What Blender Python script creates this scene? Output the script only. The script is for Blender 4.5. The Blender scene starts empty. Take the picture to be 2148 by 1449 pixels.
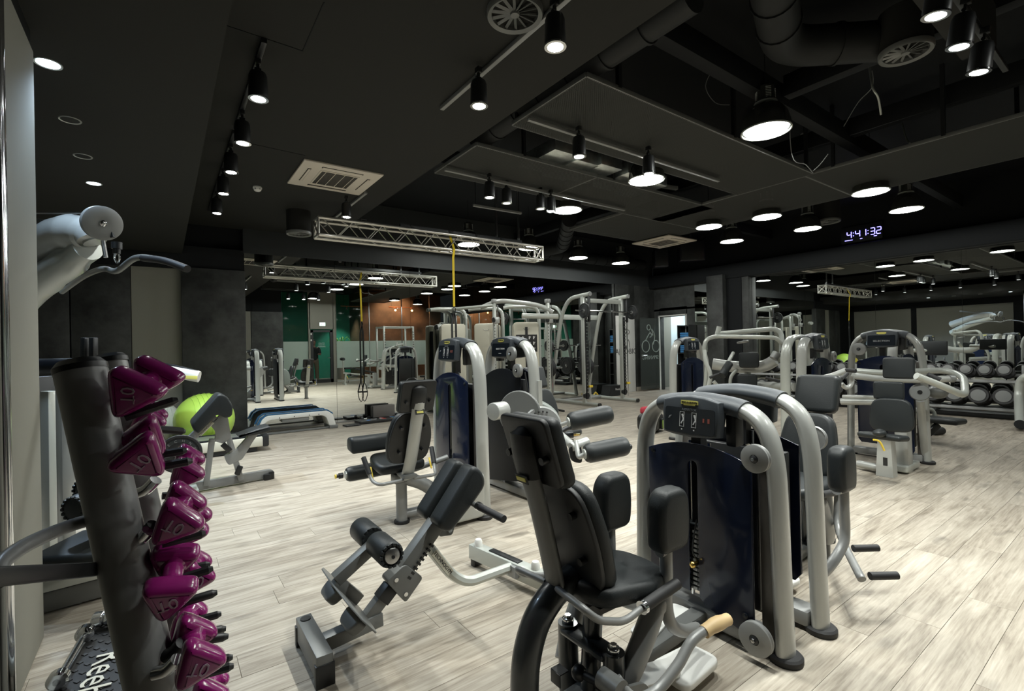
import bpy, bmesh, math, random
from mathutils import Vector, Matrix, Euler
random.seed(7)
SC = bpy.context.scene
COL = SC.collection
# ------------------------------------------------------------------ camera, world, exposure
H = 1.32
FPX = 1016.8
YAW, PITCH, ROLL = math.radians(35.82), math.radians(.138), math.radians(-1.188)
FW = Vector((math.sin(YAW)*math.cos(PITCH), math.cos(YAW)*math.cos(PITCH), math.sin(PITCH)))
RT = Vector((math.cos(YAW), -math.sin(YAW), 0)); UP = RT.cross(FW)
RT2 = RT*math.cos(ROLL)+UP*math.sin(ROLL); UP2 = -RT*math.sin(ROLL)+UP*math.cos(ROLL)
CP = Vector((0, 0, H))
cam = bpy.data.objects.new('camera', bpy.data.cameras.new('camera'))
COL.objects.link(cam)
cam.data.sensor_width = 36; cam.data.lens = FPX*36/2148
cam.data.clip_start = .05; cam.data.clip_end = 80
cam.matrix_world = Matrix.Translation(CP) @ Matrix((RT2, UP2, -FW)).transposed().to_4x4()
SC.camera = cam
w = bpy.data.worlds.new('world'); SC.world = w; w.use_nodes = True
w.node_tree.nodes['Background'].inputs[0].default_value = (.6, .7, .75, 1)
w.node_tree.nodes['Background'].inputs[1].default_value = 0.02
SC.view_settings.view_transform = 'Standard'; SC.view_settings.look = 'None'
SC.view_settings.gamma = 1; SC.view_settings.use_curve_mapping = False
SC.view_settings.exposure = 0.0
cy = SC.cycles
cy.max_bounces = 9; cy.glossy_bounces = 6; cy.diffuse_bounces = 4; cy.transmission_bounces = 6; cy.transparent_max_bounces = 12
cy.caustics_reflective = False; cy.caustics_refractive = False; cy.sample_clamp_indirect = 4
cy.use_denoising = True
PEND_E = 31.0      # radiance of the pendant lamp discs
BULB_W = 26.0
SPOT_W = 105.0      # watts of a track spot

# photograph pixel -> point of the room (used only to measure where things stand)
def ray(u, v): return FW+RT2*((u-1074)/FPX)-UP2*((v-724.5)/FPX)
def PZ(u, v, z=0): d = ray(u, v); return CP+d*((z-H)/d.z)
def PY(u, v, y): d = ray(u, v); return CP+d*(y/d.y)
def PX(u, v, x): d = ray(u, v); return CP+d*(x/d.x)
def PD(u, v, dd): return CP+ray(u, v)*dd

# ------------------------------------------------------------------ materials
MATS = {}
def mat(name, col, rough=.5, metal=0, emit=0, spec=.5, coat=0, bump=0, bscale=200, alpha=1, trans=0, var=0, vscale=3):
    m = bpy.data.materials.new(name); m.use_nodes = True
    nt = m.node_tree; b = nt.nodes['Principled BSDF']
    b.inputs['Base Color'].default_value = (*col, 1); b.inputs['Roughness'].default_value = rough
    b.inputs['Metallic'].default_value = metal; b.inputs['Specular IOR Level'].default_value = spec
    b.inputs['Coat Weight'].default_value = coat; b.inputs['Alpha'].default_value = alpha
    b.inputs['Transmission Weight'].default_value = trans
    if emit:
        b.inputs['Emission Color'].default_value = (*col, 1); b.inputs['Emission Strength'].default_value = emit
    if bump or var:
        tc = nt.nodes.new('ShaderNodeTexCoord')
        if bump:
            n = nt.nodes.new('ShaderNodeTexNoise'); n.inputs['Scale'].default_value = bscale; n.inputs['Detail'].default_value = 3
            bp = nt.nodes.new('ShaderNodeBump'); bp.inputs['Strength'].default_value = bump; bp.inputs['Distance'].default_value = .002
            nt.links.new(tc.outputs['Object'], n.inputs[0]); nt.links.new(n.outputs[0], bp.inputs['Height'])
            nt.links.new(bp.outputs[0], b.inputs['Normal'])
        if var:
            n = nt.nodes.new('ShaderNodeTexNoise'); n.inputs['Scale'].default_value = vscale; n.inputs['Detail'].default_value = 6
            n.inputs['Roughness'].default_value = .65
            cr = nt.nodes.new('ShaderNodeValToRGB')
            cr.color_ramp.elements[0].position = .3; cr.color_ramp.elements[1].position = .72
            cr.color_ramp.elements[0].color = (*[c*(1-var) for c in col], 1); cr.color_ramp.elements[1].color = (*[c*(1+var) for c in col], 1)
            nt.links.new(tc.outputs['Object'], n.inputs[0]); nt.links.new(n.outputs[0], cr.inputs[0]); nt.links.new(cr.outputs[0], b.inputs['Base Color'])
    MATS[name] = m; return m
SILVER = mat('silver_paint', (.43, .44, .42), .3, .2, coat=.3, bump=.05, bscale=900)
LSILVER = mat('light_silver_paint', (.47, .49, .455), .3, .2, coat=.3)
GREYP = mat('dark_grey_paint', (.16, .165, .16), .38, .15, bump=.06, bscale=900)
GREYM = mat('mid_grey_paint', (.27, .275, .27), .36, .15, bump=.05, bscale=900)
GRAPH = mat('graphite_paint', (.045, .05, .052), .28, .3, coat=.3)
LEATH = mat('black_leather', (.015, .018, .019), .46, 0, spec=.38, bump=.25, bscale=260)
LEATHR = mat('black_leather_rear', (.012, .013, .013), .5, 0, bump=.2, bscale=300)
PLAS = mat('black_plastic', (.013, .014, .015), .4)
RUBB = mat('black_rubber', (.016, .016, .017), .62, bump=.15, bscale=300)
NAVY = mat('navy_smoked_plastic', (.006, .0105, .029), .2, 0, spec=.3, coat=.18)
NAVY2 = mat('dark_smoked_plastic', (.008, .010, .014), .5, 0, spec=.2)
CONS = mat('slate_console_plastic', (.045, .053, .062), .45, bump=.3, bscale=500)
SCREEN = mat('console_face', (.010, .014, .020), .2, coat=.3)
CHROME = mat('chrome', (.75, .76, .77), .12, 1)
STEEL = mat('brushed_steel', (.5, .5, .5), .28, 1)
YELL = mat('yellow_label', (.72, .66, .16), .5)
YELLP = mat('yellow_plastic', (.75, .55, .06), .45)
CREAM = mat('cream_plastic', (.62, .60, .50), .45)
WHITEP = mat('white_plastic', (.75, .75, .72), .45)
CASSM = mat('ivory_grille_plastic', (.66, .60, .52), .5)
BRASS = mat('brass', (.8, .55, .15), .25, 1)
WOODG = mat('pale_wood_grip', (.72, .52, .27), .5)
PURP = mat('purple_vinyl', (.26, .014, .15), .2, 0, coat=.6, bump=.25, bscale=35)
PRINT = mat('white_print', (.62, .62, .62), .6)
PRINTP = mat('pale_print', (.42, .30, .40), .6)
PRINTK = mat('black_print', (.01, .01, .01), .6)
PRINTR = mat('red_print', (.6, .05, .04), .6)
CEIL = mat('charcoal_ceiling_paint', (.023, .023, .021), .75, spec=.2)
BLK = mat('black_ceiling_paint', (.008, .009, .010), .7, spec=.2)
FASC = mat('slate_fascia_paint', (.030, .033, .034), .6, spec=.3)
BEIGE = mat('taupe_wall_paint', (.24, .235, .20), .8, bump=.1, bscale=250)
CONC = mat('dark_concrete', (.034, .036, .034), .55, bump=.2, bscale=30, var=.8, vscale=2.6)
BASEB = mat('stone_baseboard', (.33, .30, .25), .6)
GREENW = mat('green_wall_paint', (.02, .26, .17), .7)
BROWNW = mat('brown_plaster', (.12, .065, .035), .6, var=.5, vscale=1.5)
GREENB = mat('lime_ball_vinyl', (.52, .80, .12), .38, coat=.3)
WHITEB = mat('white_ball_vinyl', (.62, .64, .58), .38)
YELB = mat('mustard_ball_vinyl', (.55, .42, .05), .4)
TOWEL = mat('blue_towel', (.06, .24, .52), .9, bump=.4, bscale=120)
BLUES = mat('blue_step_rubber', (.03, .14, .30), .6)
GREYB = mat('grey_foam', (.16, .15, .14), .8)
REDF = mat('red_fabric', (.42, .03, .05), .8)
GALV = mat('galvanised_sheet', (.75, .80, .78), .38, 1, var=.25, vscale=8)
LEAF = mat('leaf_green', (.12, .30, .05), .5)
TERR = mat('pot_clay', (.3, .3, .28), .6)
COPPER = mat('copper_bar', (.6, .22, .10), .35, 1)
SKIN = mat('skin', (.45, .27, .2), .6)
KHAKI = mat('khaki_trousers', (.35, .29, .18), .8)
ALU = mat('aluminium_truss', (.62, .60, .55), .3, .8)
LAMPIN = mat('lamp_white_enamel', (.85, .85, .83), .35)
LAMPOUT = mat('lamp_black_gloss', (.03, .031, .028), .14, 0, coat=.8)
TRXY = mat('yellow_strap', (.80, .58, .02), .7)
LAMPE = mat('pendant_glow', (.98, 1, .95), .5, emit=PEND_E)
SPOTE = mat('spot_glow', (.98, 1, .97), .5, emit=60)
DIME = mat('dim_lamp_glow', (.9, .95, 1), .5, emit=5)
BLUEE = mat('cool_downlight_glow', (.75, .88, 1), .5, emit=9)
CLOCKE = mat('violet_led', (.22, .20, 1), .5, emit=5)
EXITE = mat('exit_glow', (.72, 1, .85), .5, emit=2.2)
BULBE = mat('filament_glow', (1, .45, .12), .5, emit=40)
DAYE = mat('lit_room_glow', (.80, .95, 1), .5, emit=1.0)
MIRR = mat('mirror_glass', (.80, .83, .81), .0, 1)
GLASS = mat('clear_glass', (.015, .03, .025), .02, 0, alpha=.16, spec=.8)
FROST = mat('frosted_film', (.50, .60, .54), .5, alpha=.62)
GLASSD = mat('dark_glass_door', (.015, .02, .02), .03, 0, alpha=.25, spec=.8)

def meshmat():
    m = bpy.data.materials.new('perforated_sheet'); m.use_nodes = True
    nt = m.node_tree; b = nt.nodes['Principled BSDF']
    b.inputs['Base Color'].default_value = (.055, .057, .053, 1); b.inputs['Roughness'].default_value = .75; b.inputs['Metallic'].default_value = 0; b.inputs['Specular IOR Level'].default_value = .2
    g = nt.nodes.new('ShaderNodeNewGeometry'); s = nt.nodes.new('ShaderNodeSeparateXYZ'); nt.links.new(g.outputs['Position'], s.inputs[0])
    def M(op, a, b_=None):
        n = nt.nodes.new('ShaderNodeMath'); n.operation = op
        for i, x in enumerate((a, b_)):
            if x is None: continue
            if isinstance(x, (int, float)): n.inputs[i].default_value = x
            else: nt.links.new(x, n.inputs[i])
        return n.outputs[0]
    k = 2*math.pi/.022
    sx = M('SINE', M('MULTIPLY', s.outputs[0], k)); sy = M('SINE', M('MULTIPLY', s.outputs[1], k))
    hole = M('GREATER_THAN', M('MULTIPLY', sx, sy), .30)
    a = M('SUBTRACT', 1, hole)
    nt.links.new(a, b.inputs['Alpha'])
    return m
MESHM = meshmat()

def woodmat():
    m = bpy.data.materials.new('oak_laminate'); m.use_nodes = True
    nt = m.node_tree; L = nt.links.new; b = nt.nodes['Principled BSDF']
    b.inputs['Roughness'].default_value = .42; b.inputs['Specular IOR Level'].default_value = .35
    g = nt.nodes.new('ShaderNodeNewGeometry'); oi = nt.nodes.new('ShaderNodeObjectInfo')
    def M(op, a, c=None):
        n = nt.nodes.new('ShaderNodeMath'); n.operation = op
        for i, x in enumerate((a, c)):
            if x is None: continue
            if isinstance(x, (int, float)): n.inputs[i].default_value = x
            else: L(x, n.inputs[i])
        return n.outputs[0]
    rnd = M('FRACT', M('ADD', M('MULTIPLY', oi.outputs['Random'], 7.31), M('MULTIPLY', g.outputs['Random Per Island'], 3.7)))
    cmb = nt.nodes.new('ShaderNodeCombineXYZ'); L(M('MULTIPLY', rnd, 37.0), cmb.inputs[0]); L(M('MULTIPLY', rnd, 11.0), cmb.inputs[1]); L(M('MULTIPLY', rnd, 23.0), cmb.inputs[2])
    add = nt.nodes.new('ShaderNodeVectorMath'); add.operation = 'ADD'; L(g.outputs['Position'], add.inputs[0]); L(cmb.outputs[0], add.inputs[1])
    def noise(sc, scale, det, dist=0):
        mp = nt.nodes.new('ShaderNodeMapping'); mp.inputs['Scale'].default_value = sc; L(add.outputs[0], mp.inputs[0])
        n = nt.nodes.new('ShaderNodeTexNoise'); n.inputs['Scale'].default_value = scale; n.inputs['Detail'].default_value = det
        n.inputs['Roughness'].default_value = .62; n.inputs['Distortion'].default_value = dist
        L(mp.outputs[0], n.inputs[0]); return n.outputs[0]
    fine = noise((1.2, 26, 1), 3.0, 6, .3); broad = noise((1, 5.5, 1), 1.6, 4, .9); knot = noise((1, 3, 1), 2.6, 2, 0)
    ramp = nt.nodes.new('ShaderNodeValToRGB'); e = ramp.color_ramp.elements
    e[0].position = .30; e[0].color = (.15, .118, .082, 1); e[1].position = .68; e[1].color = (.56, .50, .405, 1)
    x = e.new(.48); x.color = (.37, .318, .245, 1)
    L(M('ADD', M('MULTIPLY', fine, .45), M('MULTIPLY', broad, .55)), ramp.inputs[0])
    hsv = nt.nodes.new('ShaderNodeHueSaturation'); L(ramp.outputs[0], hsv.inputs['Color'])
    hsv.inputs['Saturation'].default_value = .84
    kr = nt.nodes.new('ShaderNodeMapRange'); L(knot, kr.inputs[0])
    kr.inputs[1].default_value = .62; kr.inputs[2].default_value = .75; kr.inputs[3].default_value = 1; kr.inputs[4].default_value = .6
    L(M('MULTIPLY', M('ADD', M('MULTIPLY', rnd, .10), .93), kr.outputs[0]), hsv.inputs['Value'])
    L(hsv.outputs[0], b.inputs['Base Color'])
    bp = nt.nodes.new('ShaderNodeBump'); bp.inputs['Strength'].default_value = .12; bp.inputs['Distance'].default_value = .002
    L(fine, bp.inputs['Height']); L(bp.outputs[0], b.inputs['Normal'])
    return m
OAK = woodmat()

# ------------------------------------------------------------------ geometry helpers
def V(*a): return Vector(a)
class MB:
    def __init__(s): s.bm = bmesh.new()
    def _add(s, t, M=None):
        if M is not None: bmesh.ops.transform(t, matrix=M, verts=t.verts)
        me = bpy.data.meshes.new('t'); t.to_mesh(me); t.free(); s.bm.from_mesh(me); bpy.data.meshes.remove(me); return s
    def box(s, c, d, rot=(0, 0, 0), bev=0, seg=2):
        t = bmesh.new(); bmesh.ops.create_cube(t, size=1)
        bmesh.ops.scale(t, vec=d, verts=t.verts)
        if bev: bmesh.ops.bevel(t, geom=t.edges[:], offset=min(bev, min(d)*.49), segments=seg, affect='EDGES', profile=.5)
        R = rot.to_4x4() if isinstance(rot, Matrix) else Euler(rot).to_matrix().to_4x4()
        return s._add(t, Matrix.Translation(Vector(c)) @ R)
    def bar(s, a, b, wd, ht, up=(0, 0, 1), bev=.004):
        a = Vector(a); b = Vector(b); x = (b-a); ln = x.length; x.normalize(); u = Vector(up)
        y = u.cross(x)
        if y.length < 1e-4: y = Vector((0, 1, 0)).cross(x)
        y.normalize(); z = x.cross(y)
        return s.box((a+b)/2, (ln, wd, ht), Matrix((x, y, z)).transposed(), bev)
    def cyl(s, a, b, r, r2=None, n=20, bev=0):
        a = Vector(a); b = Vector(b); d = b-a; t = bmesh.new()
        bmesh.ops.create_cone(t, cap_ends=True, segments=n, radius1=r, radius2=r if r2 is None else r2, depth=d.length)
        if bev:
            ed = [e for e in t.edges if len(e.link_faces) == 2 and any(len(f.verts) > 4 for f in e.link_faces)]
            bmesh.ops.bevel(t, geom=ed, offset=bev, segments=3, affect='EDGES', profile=.5)
        q = d.to_track_quat('Z', 'Y')
        return s._add(t, Matrix.Translation((a+b)/2) @ q.to_matrix().to_4x4())
    def lathe(s, prof, loc=(0, 0, 0), axis=(0, 0, 1), n=24, sc=(1, 1, 1)):
        t = bmesh.new(); rings = []
        for r, z in prof:
            if r < 1e-5: rings.append([t.verts.new((0, 0, z))])
            else: rings.append([t.verts.new((r*math.cos(2*math.pi*i/n)*sc[0], r*math.sin(2*math.pi*i/n)*sc[1], z)) for i in range(n)])
        for A, B in zip(rings, rings[1:]):
            for i in range(n):
                j = (i+1) % n
                f = [A[i % len(A)], A[j % len(A)], B[j % len(B)], B[i % len(B)]]
                f2 = []
                for v in f:
                    if v not in f2: f2.append(v)
                if len(f2) > 2: t.faces.new(f2)
        bmesh.ops.recalc_face_normals(t, faces=t.faces[:])
        q = Vector(axis).to_track_quat('Z', 'Y')
        return s._add(t, Matrix.Translation(Vector(loc)) @ q.to_matrix().to_4x4())
    def tube(s, pts, r, n=12, r2=None, ref=None, smooth=0, rads=None):
        P = [Vector(p) for p in pts]
        if smooth: P = catmull(P, smooth)
        t = bmesh.new(); rings = []; N = len(P)
        T = [(P[min(i+1, N-1)]-P[max(i-1, 0)]).normalized() for i in range(N)]
        nrm = Vector(ref) if ref is not None else (T[0].orthogonal())
        for i in range(N):
            nn = Vector(ref) if ref is not None else nrm
            a = (nn-T[i]*nn.dot(T[i]));
            if a.length < 1e-5: a = T[i].orthogonal()
            a.normalize(); nrm = a; b = T[i].cross(a)
            k = rads[min(int(i*len(rads)/N), len(rads)-1)] if rads else 1
            ra = (r2 if r2 is not None else r)*k; rb = r*k
            rings.append([t.verts.new(P[i]+a*ra*math.cos(2*math.pi*j/n)+b*rb*math.sin(2*math.pi*j/n)) for j in range(n)])
        for A, B in zip(rings, rings[1:]):
            for j in range(n): t.faces.new((A[j], A[(j+1) % n], B[(j+1) % n], B[j]))
        t.faces.new(rings[0][::-1]); t.faces.new(rings[-1])
        bmesh.ops.recalc_face_normals(t, faces=t.faces[:])
        return s._add(t)
    def pipe(s, pts, r, fil=.06, **k): return s.tube(fillet([Vector(p) for p in pts], fil), r, **k)
    def prism(s, pts, th, M=None, bev=0):
        # polygon in local XY, centred thickness along local Z
        t = bmesh.new(); vs = [t.verts.new((p[0], p[1], -th/2)) for p in pts]; f = t.faces.new(vs)
        r = bmesh.ops.extrude_face_region(t, geom=[f]); up = [g for g in r['geom'] if isinstance(g, bmesh.types.BMVert)]
        bmesh.ops.translate(t, vec=(0, 0, th), verts=up)
        bmesh.ops.recalc_face_normals(t, faces=t.faces[:])
        if bev: bmesh.ops.bevel(t, geom=[e for e in t.edges if any(len(ff.verts) > 4 for ff in e.link_faces)], offset=bev, segments=3, affect='EDGES', profile=.5)
        return s._add(t, M)
    def ball(s, c, r, n=24, sc=(1, 1, 1)):
        t = bmesh.new(); bmesh.ops.create_uvsphere(t, u_segments=n, v_segments=n//2, radius=r); bmesh.ops.scale(t, vec=sc, verts=t.verts)
        return s._add(t, Matrix.Translation(Vector(c)))
def catmull(P, k=6):
    out = []
    for i in range(len(P)-1):
        p0, p1, p2, p3 = P[max(i-1, 0)], P[i], P[i+1], P[min(i+2, len(P)-1)]
        for j in range(k):
            t = j/k
            out.append(.5*((2*p1)+(p2-p0)*t+(2*p0-5*p1+4*p2-p3)*t*t+(3*p1-p0-3*p2+p3)*t**3))
    out.append(P[-1]); return out
def fillet(P, rad, k=6):
    out = [P[0]]
    for i in range(1, len(P)-1):
        a, b, c = P[i-1], P[i], P[i+1]; la = (a-b).length; lc = (c-b).length; d = min(rad, la*.49, lc*.49)
        p = b+(a-b).normalized()*d; q = b+(c-b).normalized()*d
        for j in range(k+1):
            t = j/k; out.append(p*(1-t)**2+b*2*t*(1-t)+q*t*t)
    out.append(P[-1]); return out
def frame(x, y, o=(0, 0, 0)):
    x = Vector(x).normalized(); y = Vector(y); y = (y-x*y.dot(x)).normalized(); z = x.cross(y)
    return Matrix.Translation(Vector(o)) @ Matrix((x, y, z)).transposed().to_4x4()
def rrect(w_, h_, r, k=4):
    o = []
    for cx, cy_, a0 in ((w_/2-r, h_/2-r, 0), (-w_/2+r, h_/2-r, 90), (-w_/2+r, -h_/2+r, 180), (w_/2-r, -h_/2+r, 270)):
        for j in range(k+1):
            a = math.radians(a0+90*j/k); o.append((cx+r*math.cos(a), cy_+r*math.sin(a)))
    return o

WM = {}; TEXTS = []
def link(o, parent=None):
    COL.objects.link(o)
    if parent is not None: o.parent = parent
    return o
def mk(name, mb, m, parent=None, world=False, label=None, sharp=38):
    me = bpy.data.meshes.new(name)
    if world and parent is not None:
        bmesh.ops.transform(mb.bm, matrix=WM[parent.name].inverted(), verts=mb.bm.verts)
    mb.bm.to_mesh(me); mb.bm.free()
    me.materials.append(m)
    me.shade_smooth(); me.set_sharp_from_angle(angle=math.radians(sharp))
    o = bpy.data.objects.new(name, me); link(o, parent)
    WM[o.name] = WM[parent.name] if parent is not None else Matrix.Identity(4)
    if label: o['label'] = label
    return o
def thing(name, label, cat, loc=(0, 0, 0), rz=0, group=None):
    o = bpy.data.objects.new(name, None); COL.objects.link(o); o.empty_display_size = .1
    o.location = loc; o.rotation_euler = (0, 0, rz); o['label'] = label; o['category'] = cat
    if group: o['group'] = group
    WM[o.name] = Matrix.Translation(Vector(loc)) @ Matrix.Rotation(rz, 4, 'Z')
    return o
def solo(name, label, cat, mb, m, group=None):
    o = mk(name, mb, m); o['label'] = label; o['category'] = cat
    if group: o['group'] = group
    return o
def struct(name, mb, m, parent=None):
    o = mk(name, mb, m, parent)
    if parent is None: o['kind'] = 'structure'
    return o
def dup(o, parent=None, **kw):
    c = o.copy(); COL.objects.link(c)
    if parent is not None: c.parent = parent
    for k, v in kw.items():
        if k == 'loc': c.location = v
        elif k == 'rz': c.rotation_euler = (0, 0, v)
        elif k == 'scale': c.scale = v
        else: c[k] = v
    for ch in list(o.children): dup(ch, c)
    return c
def text(body, size, loc, xd, yd, m, parent=None, name='lettering', ext=.0008, world=False, label=None, sx=1, flip=False):
    cu = bpy.data.curves.new(name, 'FONT'); cu.body = body; cu.size = size; cu.extrude = ext; cu.align_x = 'CENTER'; cu.align_y = 'CENTER'
    cu.materials.append(m); cu.resolution_u = 2
    o = bpy.data.objects.new(name, cu); link(o, parent)
    M = frame(xd, yd, loc)
    if world and parent is not None: M = WM[parent.name].inverted() @ M
    o.matrix_local = M @ Matrix.Diagonal((sx, 1, 1, 1))
    me = bpy.data.meshes.new_from_object(o.evaluated_get(bpy.context.evaluated_depsgraph_get())) if False else None
    if label: o['label'] = label
    TEXTS.append(o)
    return o
def kids(o): return list(o.children)

# ------------------------------------------------------------------ structure
XW, YW, YB = 11.6, 9.1, -2.7
# floor: sub-floor plus laminate planks along X
floor = struct('floor', MB().box(((XW-3)/2+.0, (YW+YB)/2, -.03), (XW+3+.2, YW-YB+.2, .05)), mat('floor_joint', (.12, .10, .08), .8))
PW, PL = .177, 1.28
rows = {}
fix = {2: 2.845, -1: .0, 8: 1.138, 10: .242, 14: .534}
planks = []
r0 = math.floor((YB-.485)/PW)
for r in range(r0, 60):
    y0 = .485+PW*r; y1 = y0+PW
    if y0 >= YW: break
    off = fix.get(r-0, random.uniform(0, PL)) if r in (1, 8, 10, 14) else random.uniform(0, PL)
    if r == 1: off = 2.845
    x = off-PL*math.ceil((off+3)/PL)
    while x < XW:
        a, b = max(x, -3), min(x+PL, XW); c, d = max(y0, YB), min(y1, YW)
        if b-a > .02 and d-c > .02: planks.append((a, b, c, d))
        x += PL
def inview(p):
    q = Vector(((p[0]+p[1])/2, (p[2]+p[3])/2, 0))-CP; z = q.dot(FW)
    if z < .3: return 1e9
    u = abs(q.dot(RT2)/z)
    return q.length*(1 if u < 1.35 else 4)
planks.sort(key=inview)
g = .0006
std = None
for i, (a, b, c, d) in enumerate(planks[:298]):
    full = abs(b-a-PL) < 1e-6 and abs(d-c-PW) < 1e-6
    if full and std is not None:
        o = bpy.data.objects.new('plank', std); link(o, floor); o.location = ((a+b)/2, (c+d)/2, 0)
    else:
        o = mk('plank', MB().box((0, 0, -.003), (b-a-2*g, d-c-2*g, .006), bev=.0008, seg=1), OAK, floor)
        o.location = ((a+b)/2, (c+d)/2, 0)
        if full: std = o.data
m_ = MB()
for a, b, c, d in planks[298:]: m_.box(((a+b)/2, (c+d)/2, -.003), (b-a-2*g, d-c-2*g, .006))
o = mk('plank', m_, OAK, floor); o['kind'] = 'stuff'

# ceilings
cl = struct('ceiling', MB().box((4.3, 3.2, 4.15), (14.8, 12, .1)), BLK)
low = MB().box((1.385, 3.2, 3.5), (2.23, 11.8, .3)); struct('ceiling', low, CEIL)
# access hatch outline in the soffit and the butt joints of its boards
struct('ceiling', MB().box((-1.36, 3.2, 3.0), (3.26, 11.8, .3)), CEIL)
hj = MB()
for a, b in ((PZ(455, 47, 3.349), PZ(635, 107, 3.349)), (PZ(635, 107, 3.349), PZ(680, 5, 3.349)), (PZ(520, 300, 3.349), PZ(640, 326, 3.349))):
    hj.bar(a, b, .006, .004, bev=0)
struct('trim_1', hj, BLK)
# walls
struct('wall_back', MB().box((4.3, YW+.1, 2.0), (14.8, .16, 4.3)), BLK)
struct('wall_right', MB().box((XW+.08, 3.0, 3.57), (.16, 12, 1.2)), BLK)
wrr = struct('wall_right', MB().box((XW+.08, 3.0, 2.61), (.16, 12, .72)).box((XW+.08, 2.61, 1.15), (.16, 10.62, 2.3)).box((XW+.08, 8.95, 1.15), (.16, .34, 2.3)).box((XW+.08, 8.35, 2.2), (.16, .9, .25)), CONC)
struct('wall_left', MB().box((-3.08, 3.2, 2.0), (.16, 12, 4.3)), BLK)
struct('wall_left_panel', MB().box((-2.97, 7.9, 1.3), (.06, 2.1, 2.6)), BEIGE)
struct('wall_left_panel', MB().box((-2.97, 5.2, 1.3), (.06, 2.9, 2.6)), BEIGE)
struct('wall_left_panel', MB().box((-2.97, 1.0, 1.3), (.06, 4.9, 2.6)), CONC)
fs = struct('trim_2', MB().box((6.35, 9.05, 3.52), (10.5, .09, 1.14)), FASC)   # fascia over the back mirrors
struct('trim_3', MB().box((11.48, 3.2, 3.07), (.2, 11.6, .36), bev=.03), BLK)   # bulkhead over the right mirrors
struct('trim_13', MB().box((-.95, 9.03, 2.8), (4.1, .12, .36)), BLK)
# back wall, left part: panels
o = struct('wall_back_panel', MB().box((.68, 8.99, 1.32), (.86, .14, 2.64), bev=.004), CONC)
o = struct('wall_back_panel', MB().box((-.05, 9.05, 1.31), (.61, .07, 2.62)), BEIGE)
for x0, x1 in ((-1.02, -.36), (-1.45, -1.03)): struct('wall_back_panel', MB().box(((x0+x1)/2, 9.03, 1.31), (x1-x0-.006, .06, 2.62), bev=.002), CONC)
# mirrors on the back wall
sx = [1.11, 2.56, 4.02, 5.49, 6.95, 8.42, 9.88]
wb = bpy.data.objects['wall_back']
for a, b in zip(sx, sx[1:]): mk('mirror_panel', MB().box(((a+b)/2, 9.01, 1.485), (b-a-.004, .008, 2.93)), MIRR, wb)
mk('mirror_ledge', MB().box(((1.11+9.88)/2, 9.0, .012), (8.77, .04, .022)), STEEL, wb)
# concrete field to the corner, baseboard
struct('wall_back_panel', MB().box((9.92, 9.03, 1.48), (.06, .1, 2.96), bev=.003), CONC)
struct('wall_back_panel', MB().box((11.17, 9.03, 1.48), (.86, .1, 2.96), bev=.003), CONC)
struct('wall_back_panel', MB().box((10.33, 9.03, 2.53), (.82, .1, .86), bev=.003), CONC)
struct('baseboard_back', MB().box((11.17, 8.97, .06), (.86, .02, .12), bev=.004), BASEB)
struct('baseboard_right', MB().box((11.59, 8.86, .06), (.02, .12, .12), bev=.004), BASEB)
# right wall mirrors and pilasters
wr = wrr
def rmir(y0, y1): mk('mirror_panel', MB().box((XW-.012, (y0+y1)/2, 1.5), (.008, abs(y1-y0)-.004, 2.8)), MIRR, wr)
rmir(7.15, 7.65)
for a, b in ((4.9, 6.09), (3.6, 4.9), (2.3, 3.6), (1.0, 2.3), (-.3, 1.0), (-1.6, -.3), (-2.65, -1.6)): rmir(a, b)
struct('pillar_right', MB().box((11.42, 6.87, 1.5), (.34, .44, 3.0), bev=.004), CONC)
struct('pillar_right', MB().box((11.5, 6.45, 1.5), (.18, .38, 3.0)), BLK)
struct('pillar_right', MB().box((11.5, 6.17, 1.5), (.18, .16, 3.0), bev=.004), CONC)
struct('baseboard_right', MB().box((11.5, 3.0, .05), (.2, 6.0, .1)), BLK)
# pillar beside the camera with its metal corner strip
struct('pillar_left', MB().box((-.90, 2.23, 1.38), (.86, 1.84, 2.75), bev=.004), BEIGE)
xs = PX(13, 724, -.45)
struct('trim_4', MB().tube([(-.455, xs.y-.03, 0), (-.455, xs.y-.03, 2.72)], .02, n=20), CHROME)
struct('trim_5', MB().box((-.93, 2.2, 2.8), (.9, 1.9, .1)), BLK)
# wall behind the camera: glass partitions, pier with door, and the rooms behind them
struct('wall_front', MB().box((-.1, YB-.08, 2.05), (5.8, .16, 4.1)), BLK)
struct('wall_front_panel', MB().box((3.3, YB+.03, 1.43), (1.1, .06, 2.86)), CONC)
struct('wall_front_panel', MB().box((2.62, YB+.03, 1.43), (.22, .06, 2.86)), BEIGE)
struct('wall_front', MB().box((3.3, YB-.08, 2.05), (1.04, .16, 4.1)), BLK)
struct('wall_front', MB().box((4.83, YB-.02, 2.05), (.07, .16, 4.1)).box((5.83, YB-.02, 2.05), (.13, .16, 4.1)).box((5.31, YB-.02, 3.15), (.95, .16, 1.9)), BEIGE)
gy = YB-.02
for x0, x1, nm in ((3.85, 4.79, 1), (5.92, 7.3, 2), (7.34, 8.8, 3), (8.84, 10.2, 4), (10.24, 11.5, 5)):
    wo = struct('window_%d' % nm, MB().box(((x0+x1)/2, gy, .03), (x1-x0, .05, .06)).box(((x0+x1)/2, gy, 4.0), (x1-x0, .05, .1)), LSILVER if nm > 1 else STEEL)
    mk('pane', MB().box(((x0+x1)/2, gy, 2.0), (x1-x0, .012, 3.9)), GLASS, wo)
    mk('frosted_band', MB().box(((x0+x1)/2, gy+.009, 1.14), (x1-x0, .002, 1.12)), FROST, wo)
    mk('mullion', MB().box((x1+.02, gy, 2.0), (.03, .05, 4.0)), STEEL, wo)
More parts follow.
